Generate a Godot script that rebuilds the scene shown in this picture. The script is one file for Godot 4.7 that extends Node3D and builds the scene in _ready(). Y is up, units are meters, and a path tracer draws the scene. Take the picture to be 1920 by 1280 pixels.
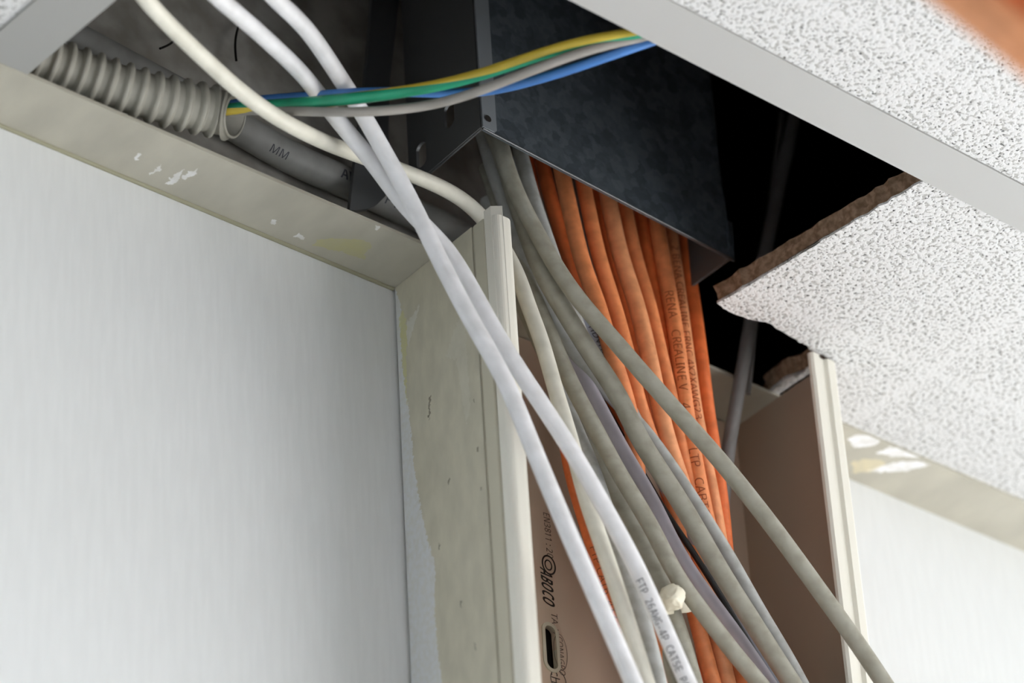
extends Node3D

# An opened suspended-ceiling edge above a wall: a ceiling tile is missing, cables drop out of a
# galvanised duct into an open plastic cable trunk. Metres; the wall is the plane z = 0, x runs along it, the ceiling is at y = 2.5.

const CEIL := 2.5
const TO_EYE := Vector3(-0.5408, -0.5679, 0.6205)
var names := {}
var mats := {}


func _ready():
	# camera -------------------------------------------------------------------------------------------------
	var lens := CameraAttributesPhysical.new()
	lens.frustum_focal_length = 112.5
	lens.frustum_focus_distance = 1.0
	lens.frustum_near = 0.05
	lens.frustum_far = 60.0
	lens.exposure_aperture = 9.5
	var cam := Camera3D.new()
	cam.name = "camera"
	add_child(cam)
	cam.attributes = lens
	cam.fov = rad_to_deg(2.0 * atan(640.0 / 6000.0))
	cam.near = 0.05
	cam.far = 60.0
	cam.transform = Transform3D(Basis(Vector3(0.77683, -0.05432, 0.62736), Vector3(-0.32257, 0.82131, 0.47053), Vector3(-0.54082, -0.56789, 0.6205)).orthonormalized(), Vector3(-0.5208, 1.9, 0.654))
	cam.current = true

	# daylight -----------------------------------------------------------------------------------------------
	var sky_mat := ProceduralSkyMaterial.new()
	sky_mat.sky_top_color = Color(0.80, 0.87, 0.96)
	sky_mat.sky_horizon_color = Color(0.95, 0.97, 1.0)
	sky_mat.ground_bottom_color = Color(0.45, 0.45, 0.43)
	sky_mat.ground_horizon_color = Color(0.75, 0.76, 0.76)
	sky_mat.sky_energy_multiplier = 3.2
	sky_mat.ground_energy_multiplier = 1.6
	var sky := Sky.new()
	sky.sky_material = sky_mat
	var env := Environment.new()
	env.background_mode = Environment.BG_SKY
	env.sky = sky
	env.tonemap_mode = Environment.TONE_MAPPER_LINEAR
	env.tonemap_exposure = 0.95
	env.sdfgi_enabled = true
	env.ssao_enabled = true
	env.ssil_enabled = true
	var we := WorldEnvironment.new()
	we.name = "world_environment"
	we.environment = env
	add_child(we)
	area_light("window_daylight_east", Vector3(0.78, 1.77, 0.93), Vector3(-1, 0, 0), Vector2(1.7, 1.3), 2.6)
	area_light("fill_light_south", Vector3(-0.6, 1.35, 4.42), Vector3(0, 0, -1), Vector2(2.2, 1.7), 0.15)  # unseen fill light, added behind the camera

	materials()
	room()
	ceiling_grid()
	trunk()
	duct()
	conduit_and_pipe()
	wires()
	white_cables()
	grey_cables()
	orange_cables()
	small_things()


# ---------------------------------------------------------------------------------------------------- helpers
func area_light(called: String, at: Vector3, towards: Vector3, size: Vector2, energy: float):
	var l := AreaLight3D.new()
	l.name = called
	l.area_size = size
	l.area_normalize_energy = true
	l.light_energy = energy
	l.light_color = Color(1.0, 0.992, 0.98)
	l.area_range = 20.0
	l.area_attenuation = 2.0
	l.shadow_enabled = true
	add_child(l)
	l.position = at
	l.basis = Basis.looking_at(towards, Vector3.UP)


func numbered(called: String) -> String:
	var n: int = names.get(called, -1) + 1
	names[called] = n
	return called if n == 0 else "%s_%03d" % [called, n]


func thing(called: String, label: String, category: String, at := Vector3.ZERO, group := "") -> Node3D:
	var o := Node3D.new()
	o.name = numbered(called)
	add_child(o)
	o.position = at
	tag(o, label, category, group)
	return o


func tag(o: Node, label: String, category: String, group := ""):
	o.set_meta("label", label)
	o.set_meta("category", category)
	if group:
		o.set_meta("group", group)


func obj(called: String, mesh: Mesh, mat: Material, parent: Node = null) -> MeshInstance3D:
	var o := MeshInstance3D.new()
	o.name = numbered(called) if parent == null else called
	o.mesh = mesh
	o.material_override = mat
	if parent == null:
		add_child(o, true)
	else:
		parent.add_child(o, true)
	return o


func struct(called: String, mesh: Mesh, mat: Material, label: String) -> MeshInstance3D:
	var o := obj(called, mesh, mat)
	o.set_meta("kind", "structure")
	o.set_meta("label", label)
	return o


func mat(c: Color, rough := 0.6, metal := 0.0, spec := 0.5) -> StandardMaterial3D:
	var m := StandardMaterial3D.new()
	m.albedo_color = c
	m.roughness = rough
	m.metallic = metal
	m.metallic_specular = spec
	return m


func c8(r: int, g: int, b: int) -> Color:
	return Color(r / 255.0, g / 255.0, b / 255.0)


func noise(kind: int, freq: float, seed_: int, octaves := 3) -> FastNoiseLite:
	var n := FastNoiseLite.new()
	n.noise_type = kind
	n.frequency = freq
	n.seed = seed_
	n.fractal_octaves = octaves
	return n


func noise_tex(n: FastNoiseLite, size: int, lo: Color, hi: Color, mid := 0.5) -> NoiseTexture2D:
	var g := Gradient.new()
	g.set_color(0, lo)
	g.set_color(1, hi)
	g.set_offset(0, mid - 0.3)
	g.set_offset(1, mid + 0.3)
	var t := NoiseTexture2D.new()
	t.width = size
	t.height = size
	t.seamless = true
	t.noise = n
	t.color_ramp = g
	return t


func triplanar(m: StandardMaterial3D, tex: Texture2D, per_metre: Vector3):
	m.albedo_texture = tex
	m.uv1_triplanar = true
	m.uv1_world_triplanar = true
	m.uv1_scale = per_metre


func box_into(st: SurfaceTool, lo: Vector3, hi: Vector3):
	poly_into(st, PackedVector2Array([Vector2(lo.x, lo.z), Vector2(hi.x, lo.z), Vector2(hi.x, hi.z), Vector2(lo.x, hi.z)]), lo.y, hi.y)


# a polygon in plan (x, z) standing between two heights
func poly_into(st: SurfaceTool, poly: PackedVector2Array, y0: float, y1: float, lean := 0.0):
	var p := poly
	if Geometry2D.is_polygon_clockwise(p):
		p = poly.duplicate()
		p.reverse()
	var tris := Geometry2D.triangulate_polygon(p)
	var at := func(v: Vector2, y: float) -> Vector3: return Vector3(v.x + lean * (y - CEIL), y, v.y)
	for i in range(0, tris.size(), 3):
		var a := p[tris[i]]
		var b := p[tris[i + 1]]
		var c := p[tris[i + 2]]
		if (b - a).cross(c - a) < 0.0:
			var k := b
			b = c
			c = k
		tri(st, at.call(a, y1), at.call(b, y1), at.call(c, y1), Vector3.UP)
		tri(st, at.call(a, y0), at.call(c, y0), at.call(b, y0), Vector3.DOWN)
	for i in p.size():
		var a := p[i]
		var b := p[(i + 1) % p.size()]
		var e := b - a
		var n := Vector3(e.y, 0, -e.x).normalized()
		quad(st, at.call(a, y0), at.call(b, y0), at.call(b, y1), at.call(a, y1), n)


func tri(st: SurfaceTool, a: Vector3, b: Vector3, c: Vector3, n: Vector3):
	if (b - a).cross(c - a).dot(n) > 0.0:
		var k := b
		b = c
		c = k
	for v in [a, b, c]:
		st.set_normal(n)
		st.add_vertex(v)


func quad(st: SurfaceTool, a: Vector3, b: Vector3, c: Vector3, d: Vector3, n: Vector3):
	tri(st, a, b, c, n)
	tri(st, a, c, d, n)


# a flat quad that carries uv 0..1 from a (0,0) along b (1,0) and d (0,1)
func uv_quad(st: SurfaceTool, a: Vector3, b: Vector3, c: Vector3, d: Vector3, n: Vector3):
	var vs := [a, b, c, a, c, d]
	var us := [Vector2(0, 0), Vector2(1, 0), Vector2(1, 1), Vector2(0, 0), Vector2(1, 1), Vector2(0, 1)]
	var flip := (b - a).cross(c - a).dot(n) > 0.0
	for i in ([0, 2, 1, 3, 5, 4] if flip else [0, 1, 2, 3, 4, 5]):
		st.set_normal(n)
		st.set_uv(us[i])
		st.add_vertex(vs[i])


func begin() -> SurfaceTool:
	var st := SurfaceTool.new()
	st.begin(Mesh.PRIMITIVE_TRIANGLES)
	return st


func box(lo: Vector3, hi: Vector3) -> ArrayMesh:
	var st := begin()
	box_into(st, lo, hi)
	return st.commit()


# Catmull-Rom samples about every `step` metres, run on past both ends
func path(ctrl: Array, step := 0.0035, before := 0.0, after := 0.0) -> PackedVector3Array:
	var c: Array = ctrl.duplicate()
	if before > 0.0:
		c.push_front(c[0] + (c[0] - c[1]).normalized() * before)
	if after > 0.0:
		c.push_back(c[-1] + (c[-1] - c[-2]).normalized() * after)
	var coarse := spline(c, 0.003)
	for k in 16:   # stiff cables do not wobble
		var next := coarse.duplicate()
		for i in range(1, coarse.size() - 1):
			next[i] = coarse[i] * 0.5 + (coarse[i - 1] + coarse[i + 1]) * 0.25
		coarse = next
	return coarse if step > 0.0025 else spline(Array(coarse), step)


func spline(c: Array, step: float) -> PackedVector3Array:
	var out := PackedVector3Array()
	for i in c.size() - 1:
		var p0: Vector3 = c[maxi(i - 1, 0)]
		var p1: Vector3 = c[i]
		var p2: Vector3 = c[i + 1]
		var p3: Vector3 = c[mini(i + 2, c.size() - 1)]
		var m1 := (p2 - p0) * 0.5
		var m2 := (p3 - p1) * 0.5
		var d := p1.distance_to(p2)
		m1 = m1.limit_length(d * 1.1)
		m2 = m2.limit_length(d * 1.1)
		var n := maxi(2, int(ceil(d / step)))
		for k in n:
			var t := float(k) / n
			var t2 := t * t
			var t3 := t2 * t
			out.append(p1 * (2 * t3 - 3 * t2 + 1) + m1 * (t3 - 2 * t2 + t) + p2 * (-2 * t3 + 3 * t2) + m2 * (t3 - t2))
	out.append(c[-1])
	return out


# three frame arrays along a path: tangent, towards the room, sideways
func frames(p: PackedVector3Array) -> Array:
	var ts := PackedVector3Array()
	var ns := PackedVector3Array()
	var bs := PackedVector3Array()
	for i in p.size():
		var t := (p[mini(i + 1, p.size() - 1)] - p[maxi(i - 1, 0)]).normalized()
		var n := (TO_EYE - t * t.dot(TO_EYE)).normalized()
		ts.append(t)
		ns.append(n)
		bs.append(t.cross(n))
	return [ts, ns, bs]


# a round tube; radii may be one number or one per sample; arc picks part of the round (in turns)
func tube(p: PackedVector3Array, r, sides := 18, a0 := 0.0, a1 := 1.0, turn0 := 0.0, turn1 := 0.0, capped := true) -> ArrayMesh:
	var fr := frames(p)
	var v := PackedVector3Array()
	var nn := PackedVector3Array()
	var uv := PackedVector2Array()
	var ix := PackedInt32Array()
	var s := 0.0
	for i in p.size():
		if i:
			s += p[i].distance_to(p[i - 1])
		var rad: float = r if r is float else r[i]
		var rad2: float = rad if r is float else r[mini(i + 1, p.size() - 1)]
		var slope := 0.0
		if i + 1 < p.size():
			slope = (rad2 - rad) / maxf(p[i].distance_to(p[i + 1]), 1e-6)
		var turn := lerpf(turn0, turn1, minf(1.0, 2.0 * i / (p.size() - 1)))
		for k in sides + 1:
			var a := TAU * (lerpf(a0, a1, float(k) / sides) + turn)
			var d: Vector3 = fr[1][i] * cos(a) + fr[2][i] * sin(a)
			v.append(p[i] + d * rad)
			nn.append((d - fr[0][i] * slope).normalized())
			uv.append(Vector2(float(k) / sides, s / 0.05))
	var w := sides + 1
	for i in p.size() - 1:
		for k in sides:
			var q := i * w + k
			ix.append_array([q, q + w, q + 1, q + 1, q + w, q + w + 1])
	if capped and a1 - a0 >= 1.0:
		for e in [0, p.size() - 1]:
			var c := v.size()
			v.append(p[e])
			var cn: Vector3 = fr[0][e] * (-1.0 if e == 0 else 1.0)
			nn.append(cn)
			uv.append(Vector2.ZERO)
			var first := v.size()
			for k in sides + 1:
				v.append(v[e * w + k])
				nn.append(cn)
				uv.append(Vector2.ZERO)
			for k in sides:
				ix.append_array([c, first + k, first + k + 1] if e == 0 else [c, first + k + 1, first + k])
	var arr := []
	arr.resize(Mesh.ARRAY_MAX)
	arr[Mesh.ARRAY_VERTEX] = v
	arr[Mesh.ARRAY_NORMAL] = nn
	arr[Mesh.ARRAY_TEX_UV] = uv
	arr[Mesh.ARRAY_INDEX] = ix
	var m := ArrayMesh.new()
	m.add_surface_from_arrays(Mesh.PRIMITIVE_TRIANGLES, arr)
	return m


func text_arrays(text: String, height: float, font := "Droid Sans", bold := false, italic := false) -> Array:
	var f := SystemFont.new()
	f.font_names = [font]
	f.font_weight = 700 if bold else 400
	f.font_italic = italic
	var t := TextMesh.new()
	t.font = f
	t.text = text
	t.font_size = 32
	t.pixel_size = height / 24.0
	t.depth = height * 0.02
	t.curve_step = 2.0
	return t.get_mesh_arrays()


# printed characters that follow a round cable: they begin nearest to the point `from` and run on along it; `up` +1 or -1 says to which side the letters stand
func print_on(parent: Node3D, p: PackedVector3Array, r: float, from: Vector3, text: String, height: float, m: Material, side := 0.0, up := 1.0, stretch := 1.0, bold := false, font := "Droid Sans"):
	var a := text_arrays(text, height, font, bold)
	var vs: PackedVector3Array = a[Mesh.ARRAY_VERTEX]
	var lo := 1e9
	for q in vs:
		lo = minf(lo, q.x)
	var fr := frames(p)
	var start := 0
	for i in p.size():
		if p[i].distance_to(from) < p[start].distance_to(from):
			start = i
	var flat := faces(vs, a[Mesh.ARRAY_INDEX], 0.0004)
	var out := PackedVector3Array()
	var nn := PackedVector3Array()
	for q in flat:
		var s := (q.x - lo) * stretch
		var i := start
		while i < p.size() - 2 and s > p[i].distance_to(p[i + 1]):
			s -= p[i].distance_to(p[i + 1])
			i += 1
		var f := clampf(s / p[i].distance_to(p[i + 1]), 0.0, 1.0)
		var at := p[i].lerp(p[i + 1], f)
		var n: Vector3 = fr[1][i].lerp(fr[1][i + 1], f).normalized()
		var b: Vector3 = fr[2][i].lerp(fr[2][i + 1], f).normalized()
		var ang := side + up * q.y / r
		var d := n * cos(ang) + b * sin(ang)
		out.append(at + d * (r + 0.00005))
		nn.append(d)
	obj("lettering", soup(out, nn), m, parent)


# the front triangles of flat letters, split until no edge is longer than `most`
func faces(vs: PackedVector3Array, ix: PackedInt32Array, most: float) -> PackedVector3Array:
	var top := -1e9
	for q in vs:
		top = maxf(top, q.z)
	var todo := []
	for i in range(0, ix.size(), 3):
		var t := [vs[ix[i]], vs[ix[i + 1]], vs[ix[i + 2]]]
		if t[0].z > top - 1e-7 and t[1].z > top - 1e-7 and t[2].z > top - 1e-7:
			todo.append(t)
	var out := PackedVector3Array()
	while todo.size():
		var t: Array = todo.pop_back()
		var worst := 0
		for k in 3:
			if t[k].distance_to(t[(k + 1) % 3]) > t[worst].distance_to(t[(worst + 1) % 3]):
				worst = k
		var a: Vector3 = t[worst]
		var b: Vector3 = t[(worst + 1) % 3]
		var c: Vector3 = t[(worst + 2) % 3]
		if a.distance_to(b) > most:
			todo.append([a, (a + b) / 2, c])
			todo.append([(a + b) / 2, b, c])
		else:
			out.append_array([a, b, c])
	return out


func soup(v: PackedVector3Array, n: PackedVector3Array) -> ArrayMesh:
	var arr := []
	arr.resize(Mesh.ARRAY_MAX)
	arr[Mesh.ARRAY_VERTEX] = v
	arr[Mesh.ARRAY_NORMAL] = n
	var mesh := ArrayMesh.new()
	mesh.add_surface_from_arrays(Mesh.PRIMITIVE_TRIANGLES, arr)
	return mesh


# printed characters on a flat face
func print_flat(parent: Node3D, at: Vector3, right: Vector3, up: Vector3, text: String, height: float, m: Material, stretch := 1.0, bold := false, slant := 0.0, font := "Droid Sans"):
	var a := text_arrays(text, height, font, bold)
	var vs: PackedVector3Array = a[Mesh.ARRAY_VERTEX]
	var lo := 1e9
	for q in vs:
		lo = minf(lo, q.x)
	var n := right.cross(up)
	var out := PackedVector3Array()
	var nn := PackedVector3Array()
	for q in vs:
		out.append(at + right * ((q.x - lo) * stretch + slant * q.y) + up * q.y + n * (0.00005 + q.z * 0.1))
		nn.append(n)
	var arr := []
	arr.resize(Mesh.ARRAY_MAX)
	arr[Mesh.ARRAY_VERTEX] = out
	arr[Mesh.ARRAY_NORMAL] = nn
	arr[Mesh.ARRAY_INDEX] = a[Mesh.ARRAY_INDEX]
	var mesh := ArrayMesh.new()
	mesh.add_surface_from_arrays(Mesh.PRIMITIVE_TRIANGLES, arr)
	obj("lettering", mesh, m, parent)


func cable(called: String, label: String, category: String, group: String, p: PackedVector3Array, r: float, m: Material, sides := 18) -> MeshInstance3D:
	var o := obj(called, tube(p, r, sides), m)
	tag(o, label, category, group)
	return o


# -------------------------------------------------------------------------------------------------- materials
func pits_image(size: int) -> Array:
	var a := noise(FastNoiseLite.TYPE_SIMPLEX_SMOOTH, 0.055, 3, 3).get_seamless_image(size, size)
	var b := noise(FastNoiseLite.TYPE_SIMPLEX, 0.045, 11, 2).get_seamless_image(size, size)
	var da := a.get_data()
	var db := b.get_data()
	var col := PackedByteArray()
	var hgt := PackedByteArray()
	col.resize(size * size * 3)
	hgt.resize(size * size)
	for i in size * size:
		var v := da[i] / 255.0
		var w := db[i] / 255.0
		var groove := smoothstep(0.41, 0.31, v)
		var pin := smoothstep(0.17, 0.11, w)
		var c := 1.0 - 0.18 * groove - 0.5 * pin
		col[i * 3] = int(255 * c)
		col[i * 3 + 1] = int(255 * c)
		col[i * 3 + 2] = int(255 * c * (1.0 - 0.012 * groove))
		hgt[i] = int(255 * clampf(0.25 + 0.75 * smoothstep(0.25, 0.6, v) - 0.4 * pin, 0.0, 1.0))
	return [Image.create_from_data(size, size, false, Image.FORMAT_RGB8, col), Image.create_from_data(size, size, false, Image.FORMAT_L8, hgt)]


# sRGB base with irregular painted patches, each [polygon in 0..1 uv, colour]; edges are ragged
func patched(w: int, h: int, base: Color, spread: float, patches: Array, seed_: int, ragged: Vector2) -> ImageTexture:
	var im := Image.create(w, h, false, Image.FORMAT_RGB8)
	var n := noise(FastNoiseLite.TYPE_SIMPLEX, 0.012, seed_, 4)
	var n2 := noise(FastNoiseLite.TYPE_SIMPLEX, 0.05, seed_ + 1, 3)
	for y in h:
		for x in w:
			var k := 1.0 + spread * n.get_noise_2d(x, y * 0.5)
			im.set_pixel(x, y, Color(base.r * k, base.g * k, base.b * k))
	for pt in patches:
		var poly: PackedVector2Array = pt[0]
		var box_ := Rect2(poly[0], Vector2.ZERO)
		for q in poly:
			box_ = box_.expand(q)
		for y in range(maxi(0, int((box_.position.y - 0.03) * h)), mini(h, int((box_.end.y + 0.03) * h) + 1)):
			for x in range(maxi(0, int((box_.position.x - 0.06) * w)), mini(w, int((box_.end.x + 0.06) * w) + 1)):
				var e := Vector2(n2.get_noise_2d(x, y), n2.get_noise_2d(x + 500, y)) * ragged
				if Geometry2D.is_point_in_polygon(Vector2(float(x) / w, float(y) / h) + e, poly):
					var c: Color = pt[1]
					im.set_pixel(x, y, im.get_pixel(x, y).lerp(c, c.a * (0.9 + 0.25 * n.get_noise_2d(x * 3, y * 3))))
	return ImageTexture.create_from_image(im)


func materials():
	var grime := noise_tex(noise(FastNoiseLite.TYPE_SIMPLEX, 0.012, 5, 5), 512, Color(0.87, 0.86, 0.84), Color(1, 1, 1), 0.42)
	var soft := noise_tex(noise(FastNoiseLite.TYPE_SIMPLEX, 0.008, 9, 3), 512, Color(0.93, 0.93, 0.925), Color(1, 1, 1), 0.45)
	var cables := {
		"white": [c8(238, 238, 241), 0.4], "cream": [c8(232, 229, 216), 0.42], "grey": [c8(170, 168, 155), 0.5], "dark_grey": [c8(140, 140, 134), 0.5], "pale_grey": [c8(186, 188, 186), 0.5],
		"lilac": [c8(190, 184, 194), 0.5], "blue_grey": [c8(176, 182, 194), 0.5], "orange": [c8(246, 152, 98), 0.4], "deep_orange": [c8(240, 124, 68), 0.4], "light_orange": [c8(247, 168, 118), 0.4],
		"black": [c8(22, 21, 20), 0.4], "blue": [c8(72, 128, 200), 0.35], "green": [c8(40, 158, 120), 0.35], "yellow": [c8(222, 196, 74), 0.35], "wire_grey": [c8(158, 154, 148), 0.4],
		"pipe": [c8(160, 160, 157), 0.5], "conduit": [c8(176, 173, 162), 0.4], "steel_cable": [c8(134, 131, 130), 0.4],
	}
	for k in cables:
		var m := mat(cables[k][0], cables[k][1])
		triplanar(m, grime if k in ["grey", "dark_grey", "orange", "deep_orange", "light_orange", "pale_grey"] else soft, Vector3(22, 22, 22))
		mats[k] = m
	var both := pits_image(1024)
	var tile := mat(c8(222, 222, 222), 0.95, 0.0, 0.2)
	triplanar(tile, ImageTexture.create_from_image(both[0]), Vector3(8.6, 8.6, 8.6))
	tile.heightmap_enabled = true
	tile.heightmap_texture = ImageTexture.create_from_image(both[1])
	tile.heightmap_scale = 0.022
	mats.tile = tile
	var core := mat(c8(168, 142, 120), 0.95, 0.0, 0.1)
	triplanar(core, noise_tex(noise(FastNoiseLite.TYPE_SIMPLEX, 0.04, 21, 4), 512, Color(0.75, 0.73, 0.7), Color(1, 1, 1)), Vector3(14, 14, 14))
	mats.core = core
	mats.bar = mat(c8(184, 184, 182), 0.45)
	mats.shaded_bar = mat(c8(162, 162, 159), 0.45)  # same metal as bar, darkened to put the light falloff into the colour
	mats.trim = mat(c8(184, 181, 167), 0.5)
	var galv := mat(c8(132, 142, 151), 0.5, 0.75)
	var cells := noise(FastNoiseLite.TYPE_CELLULAR, 0.035, 31, 2)
	cells.cellular_return_type = FastNoiseLite.RETURN_CELL_VALUE
	cells.domain_warp_enabled = true
	cells.domain_warp_amplitude = 18.0
	cells.domain_warp_frequency = 0.05
	triplanar(galv, noise_tex(cells, 512, Color(0.80, 0.81, 0.82), Color(1, 1, 1)), Vector3(15, 15, 15))
	mats.galv = galv
	mats.steel = mat(c8(120, 122, 124), 0.5, 0.7)
	mats.steel_edge = mat(c8(112, 114, 116), 0.45, 0.8)
	mats.tab = mat(c8(186, 193, 200), 0.4, 0.6)
	mats.pvc = mat(c8(196, 191, 172), 0.5)
	mats.lip = mat(c8(231, 228, 217), 0.45)
	mats.inner = mat(c8(170, 151, 133), 0.55)  # same plastic as pvc, browned to put shade and orange bounce into the colour
	mats.back = mat(c8(200, 180, 160), 0.55)  # same plastic again, warm bounce from the cables tinted into the colour
	var wall := mat(c8(226, 228, 228), 0.8, 0.0, 0.3)
	triplanar(wall, noise_tex(noise(FastNoiseLite.TYPE_SIMPLEX, 0.02, 41, 3), 512, Color(0.985, 0.985, 0.985), Color(1, 1, 1)), Vector3(30, 3, 30))
	mats.wall = wall
	var rough := mat(c8(174, 171, 165), 0.9)
	triplanar(rough, noise_tex(noise(FastNoiseLite.TYPE_SIMPLEX, 0.015, 43, 5), 512, Color(0.82, 0.81, 0.79), Color(1, 1, 1)), Vector3(5, 5, 5))
	mats.rough = rough
	mats.recess_dark = mat(c8(74, 70, 66), 0.95)  # missing light of the added recess, put into its colour
	mats.void_cable = mat(c8(46, 44, 42), 0.9, 0.0, 0.2)
	mats.plain_wall = mat(c8(226, 226, 222), 0.85)
	mats.floor = mat(c8(150, 142, 130), 0.6)
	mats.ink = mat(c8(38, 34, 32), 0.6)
	mats.faint_ink = mat(c8(92, 78, 70), 0.6)
	mats.grey_ink = mat(c8(70, 72, 80), 0.6)
	mats.rust_ink = mat(c8(158, 78, 38), 0.6)
	mats.nylon = mat(c8(232, 226, 206), 0.45)
	mats.olive_bead = mat(c8(160, 157, 134), 0.8)  # olive grey of the thin bead along the wall angle
	mats.frame = mat(c8(235, 235, 235), 0.5)


# ------------------------------------------------------------------------------------------------------- room
func room():
	var st := begin()
	box_into(st, Vector3(-2.6, 0, -0.12), Vector3(0.8, CEIL, 0))
	var w := struct("wall_north", st.commit(), mats.wall, "white painted wall with faint vertical streaks below the ceiling trim")
	st = begin()
	box_into(st, Vector3(-2.6, CEIL, -0.12), Vector3(0.09, 3.12, 0))
	box_into(st, Vector3(0.55, CEIL, -0.12), Vector3(0.8, 3.12, 0))
	var up := obj("upper_plaster", st.commit(), mats.rough, w)
	st = begin()   # recess added behind the wall to keep the void right of the duct dark
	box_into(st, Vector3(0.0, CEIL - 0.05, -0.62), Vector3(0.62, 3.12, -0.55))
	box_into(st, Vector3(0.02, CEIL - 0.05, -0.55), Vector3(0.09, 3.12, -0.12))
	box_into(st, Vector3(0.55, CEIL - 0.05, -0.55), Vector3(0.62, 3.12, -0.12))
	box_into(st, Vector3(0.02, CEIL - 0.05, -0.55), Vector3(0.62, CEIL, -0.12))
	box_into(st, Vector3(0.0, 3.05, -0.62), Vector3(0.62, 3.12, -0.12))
	obj("added_recess", st.commit(), mats.recess_dark, w).set_meta("label", "added dark recess behind the wall beside the duct")
	up.set_meta("label", "bare grey plaster of the wall above the ceiling")
	struct("wall_west", box(Vector3(-2.72, 0, -0.12), Vector3(-2.6, 3.12, 4.6)), mats.plain_wall, "plain white side wall")
	st = begin()
	box_into(st, Vector3(0.8, 0, -0.12), Vector3(0.92, 1.1, 4.6))
	box_into(st, Vector3(0.8, 2.44, -0.12), Vector3(0.92, 3.12, 4.6))
	box_into(st, Vector3(0.8, 1.1, -0.12), Vector3(0.92, 2.44, 0.06))
	box_into(st, Vector3(0.8, 1.1, 1.8), Vector3(0.92, 2.44, 4.6))
	struct("wall_east", st.commit(), mats.plain_wall, "white side wall with a wide window opening")
	st = begin()
	box_into(st, Vector3(-2.6, 0, 4.5), Vector3(0.8, 0.5, 4.62))
	box_into(st, Vector3(-2.6, 2.2, 4.5), Vector3(0.8, 3.12, 4.62))
	box_into(st, Vector3(-2.6, 0.5, 4.5), Vector3(-1.7, 2.2, 4.62))
	box_into(st, Vector3(0.5, 0.5, 4.5), Vector3(0.8, 2.2, 4.62))
	struct("wall_south", st.commit(), mats.plain_wall, "white wall behind the camera with an opening added for fill light")
	st = begin()
	for e in [0.06, 0.9, 1.74]:
		box_into(st, Vector3(0.83, 1.1, e), Vector3(0.89, 2.44, e + 0.06))
	for y in [1.1, 2.38]:
		box_into(st, Vector3(0.83, y, 0.06), Vector3(0.89, y + 0.06, 1.8))
	struct("window_1", st.commit(), mats.frame, "white window frame in the side wall")
	st = begin()
	for e in [-1.7, -0.63, 0.44]:
		box_into(st, Vector3(e, 0.5, 4.53), Vector3(e + 0.06, 2.2, 4.59))
	for y in [0.5, 2.14]:
		box_into(st, Vector3(-1.7, y, 4.53), Vector3(0.5, y + 0.06, 4.59))
	struct("added_window_2", st.commit(), mats.frame, "white frame of an added unseen window behind the camera")  # unseen window, put in to let fill light through
	struct("floor", box(Vector3(-2.72, -0.1, -0.12), Vector3(0.92, 0, 4.62)), mats.floor, "light grey vinyl floor")
	struct("ceiling", box(Vector3(-2.72, 3.0, -0.12), Vector3(0.92, 3.12, 4.62)), mats.rough, "bare concrete slab above the suspended ceiling")
	# the rest of the suspended ceiling, beyond the tiles in view
	st = begin()
	box_into(st, Vector3(-2.6, CEIL + 0.002, 0.75), Vector3(0.8, CEIL + 0.014, 4.5))
	box_into(st, Vector3(-2.6, CEIL + 0.002, 0.012), Vector3(-0.76, CEIL + 0.014, 0.75))
	box_into(st, Vector3(-0.76, CEIL + 0.002, 0.165), Vector3(-0.155, CEIL + 0.014, 0.75))
	box_into(st, Vector3(0.45, CEIL + 0.002, 0.012), Vector3(0.75, CEIL + 0.014, 0.136))
	box_into(st, Vector3(0.45, CEIL + 0.002, 0.150), Vector3(0.75, CEIL + 0.014, 0.75))
	box_into(st, Vector3(0.75, CEIL + 0.002, 0.012), Vector3(0.8, CEIL + 0.014, 0.75))
	struct("ceiling", st.commit(), mats.tile, "white speckled suspended ceiling across the rest of the room")


func t_bar(a: Vector2, b: Vector2, half: float) -> ArrayMesh:
	var st := begin()
	var d := (b - a).normalized()
	var n := Vector2(-d.y, d.x)
	var e := 0.0004
	poly_into(st, PackedVector2Array([a - n * half, b - n * half, b + n * half, a + n * half]), CEIL, CEIL + 0.0007)
	for s in [-1.0, 1.0]:   # hemmed rims of the flange
		var q: float = (half - e) * s
		poly_into(st, PackedVector2Array([a + n * (q - e), b + n * (q - e), b + n * (q + e), a + n * (q + e)]), CEIL + 0.0003, CEIL + 0.0014)
	poly_into(st, PackedVector2Array([a - n * 0.0006, b - n * 0.0006, b + n * 0.0006, a + n * 0.0006]), CEIL + 0.0007, CEIL + 0.03)
	poly_into(st, PackedVector2Array([a - n * 0.003, b - n * 0.003, b + n * 0.003, a + n * 0.003]), CEIL + 0.026, CEIL + 0.034)
	return st.commit()


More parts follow.
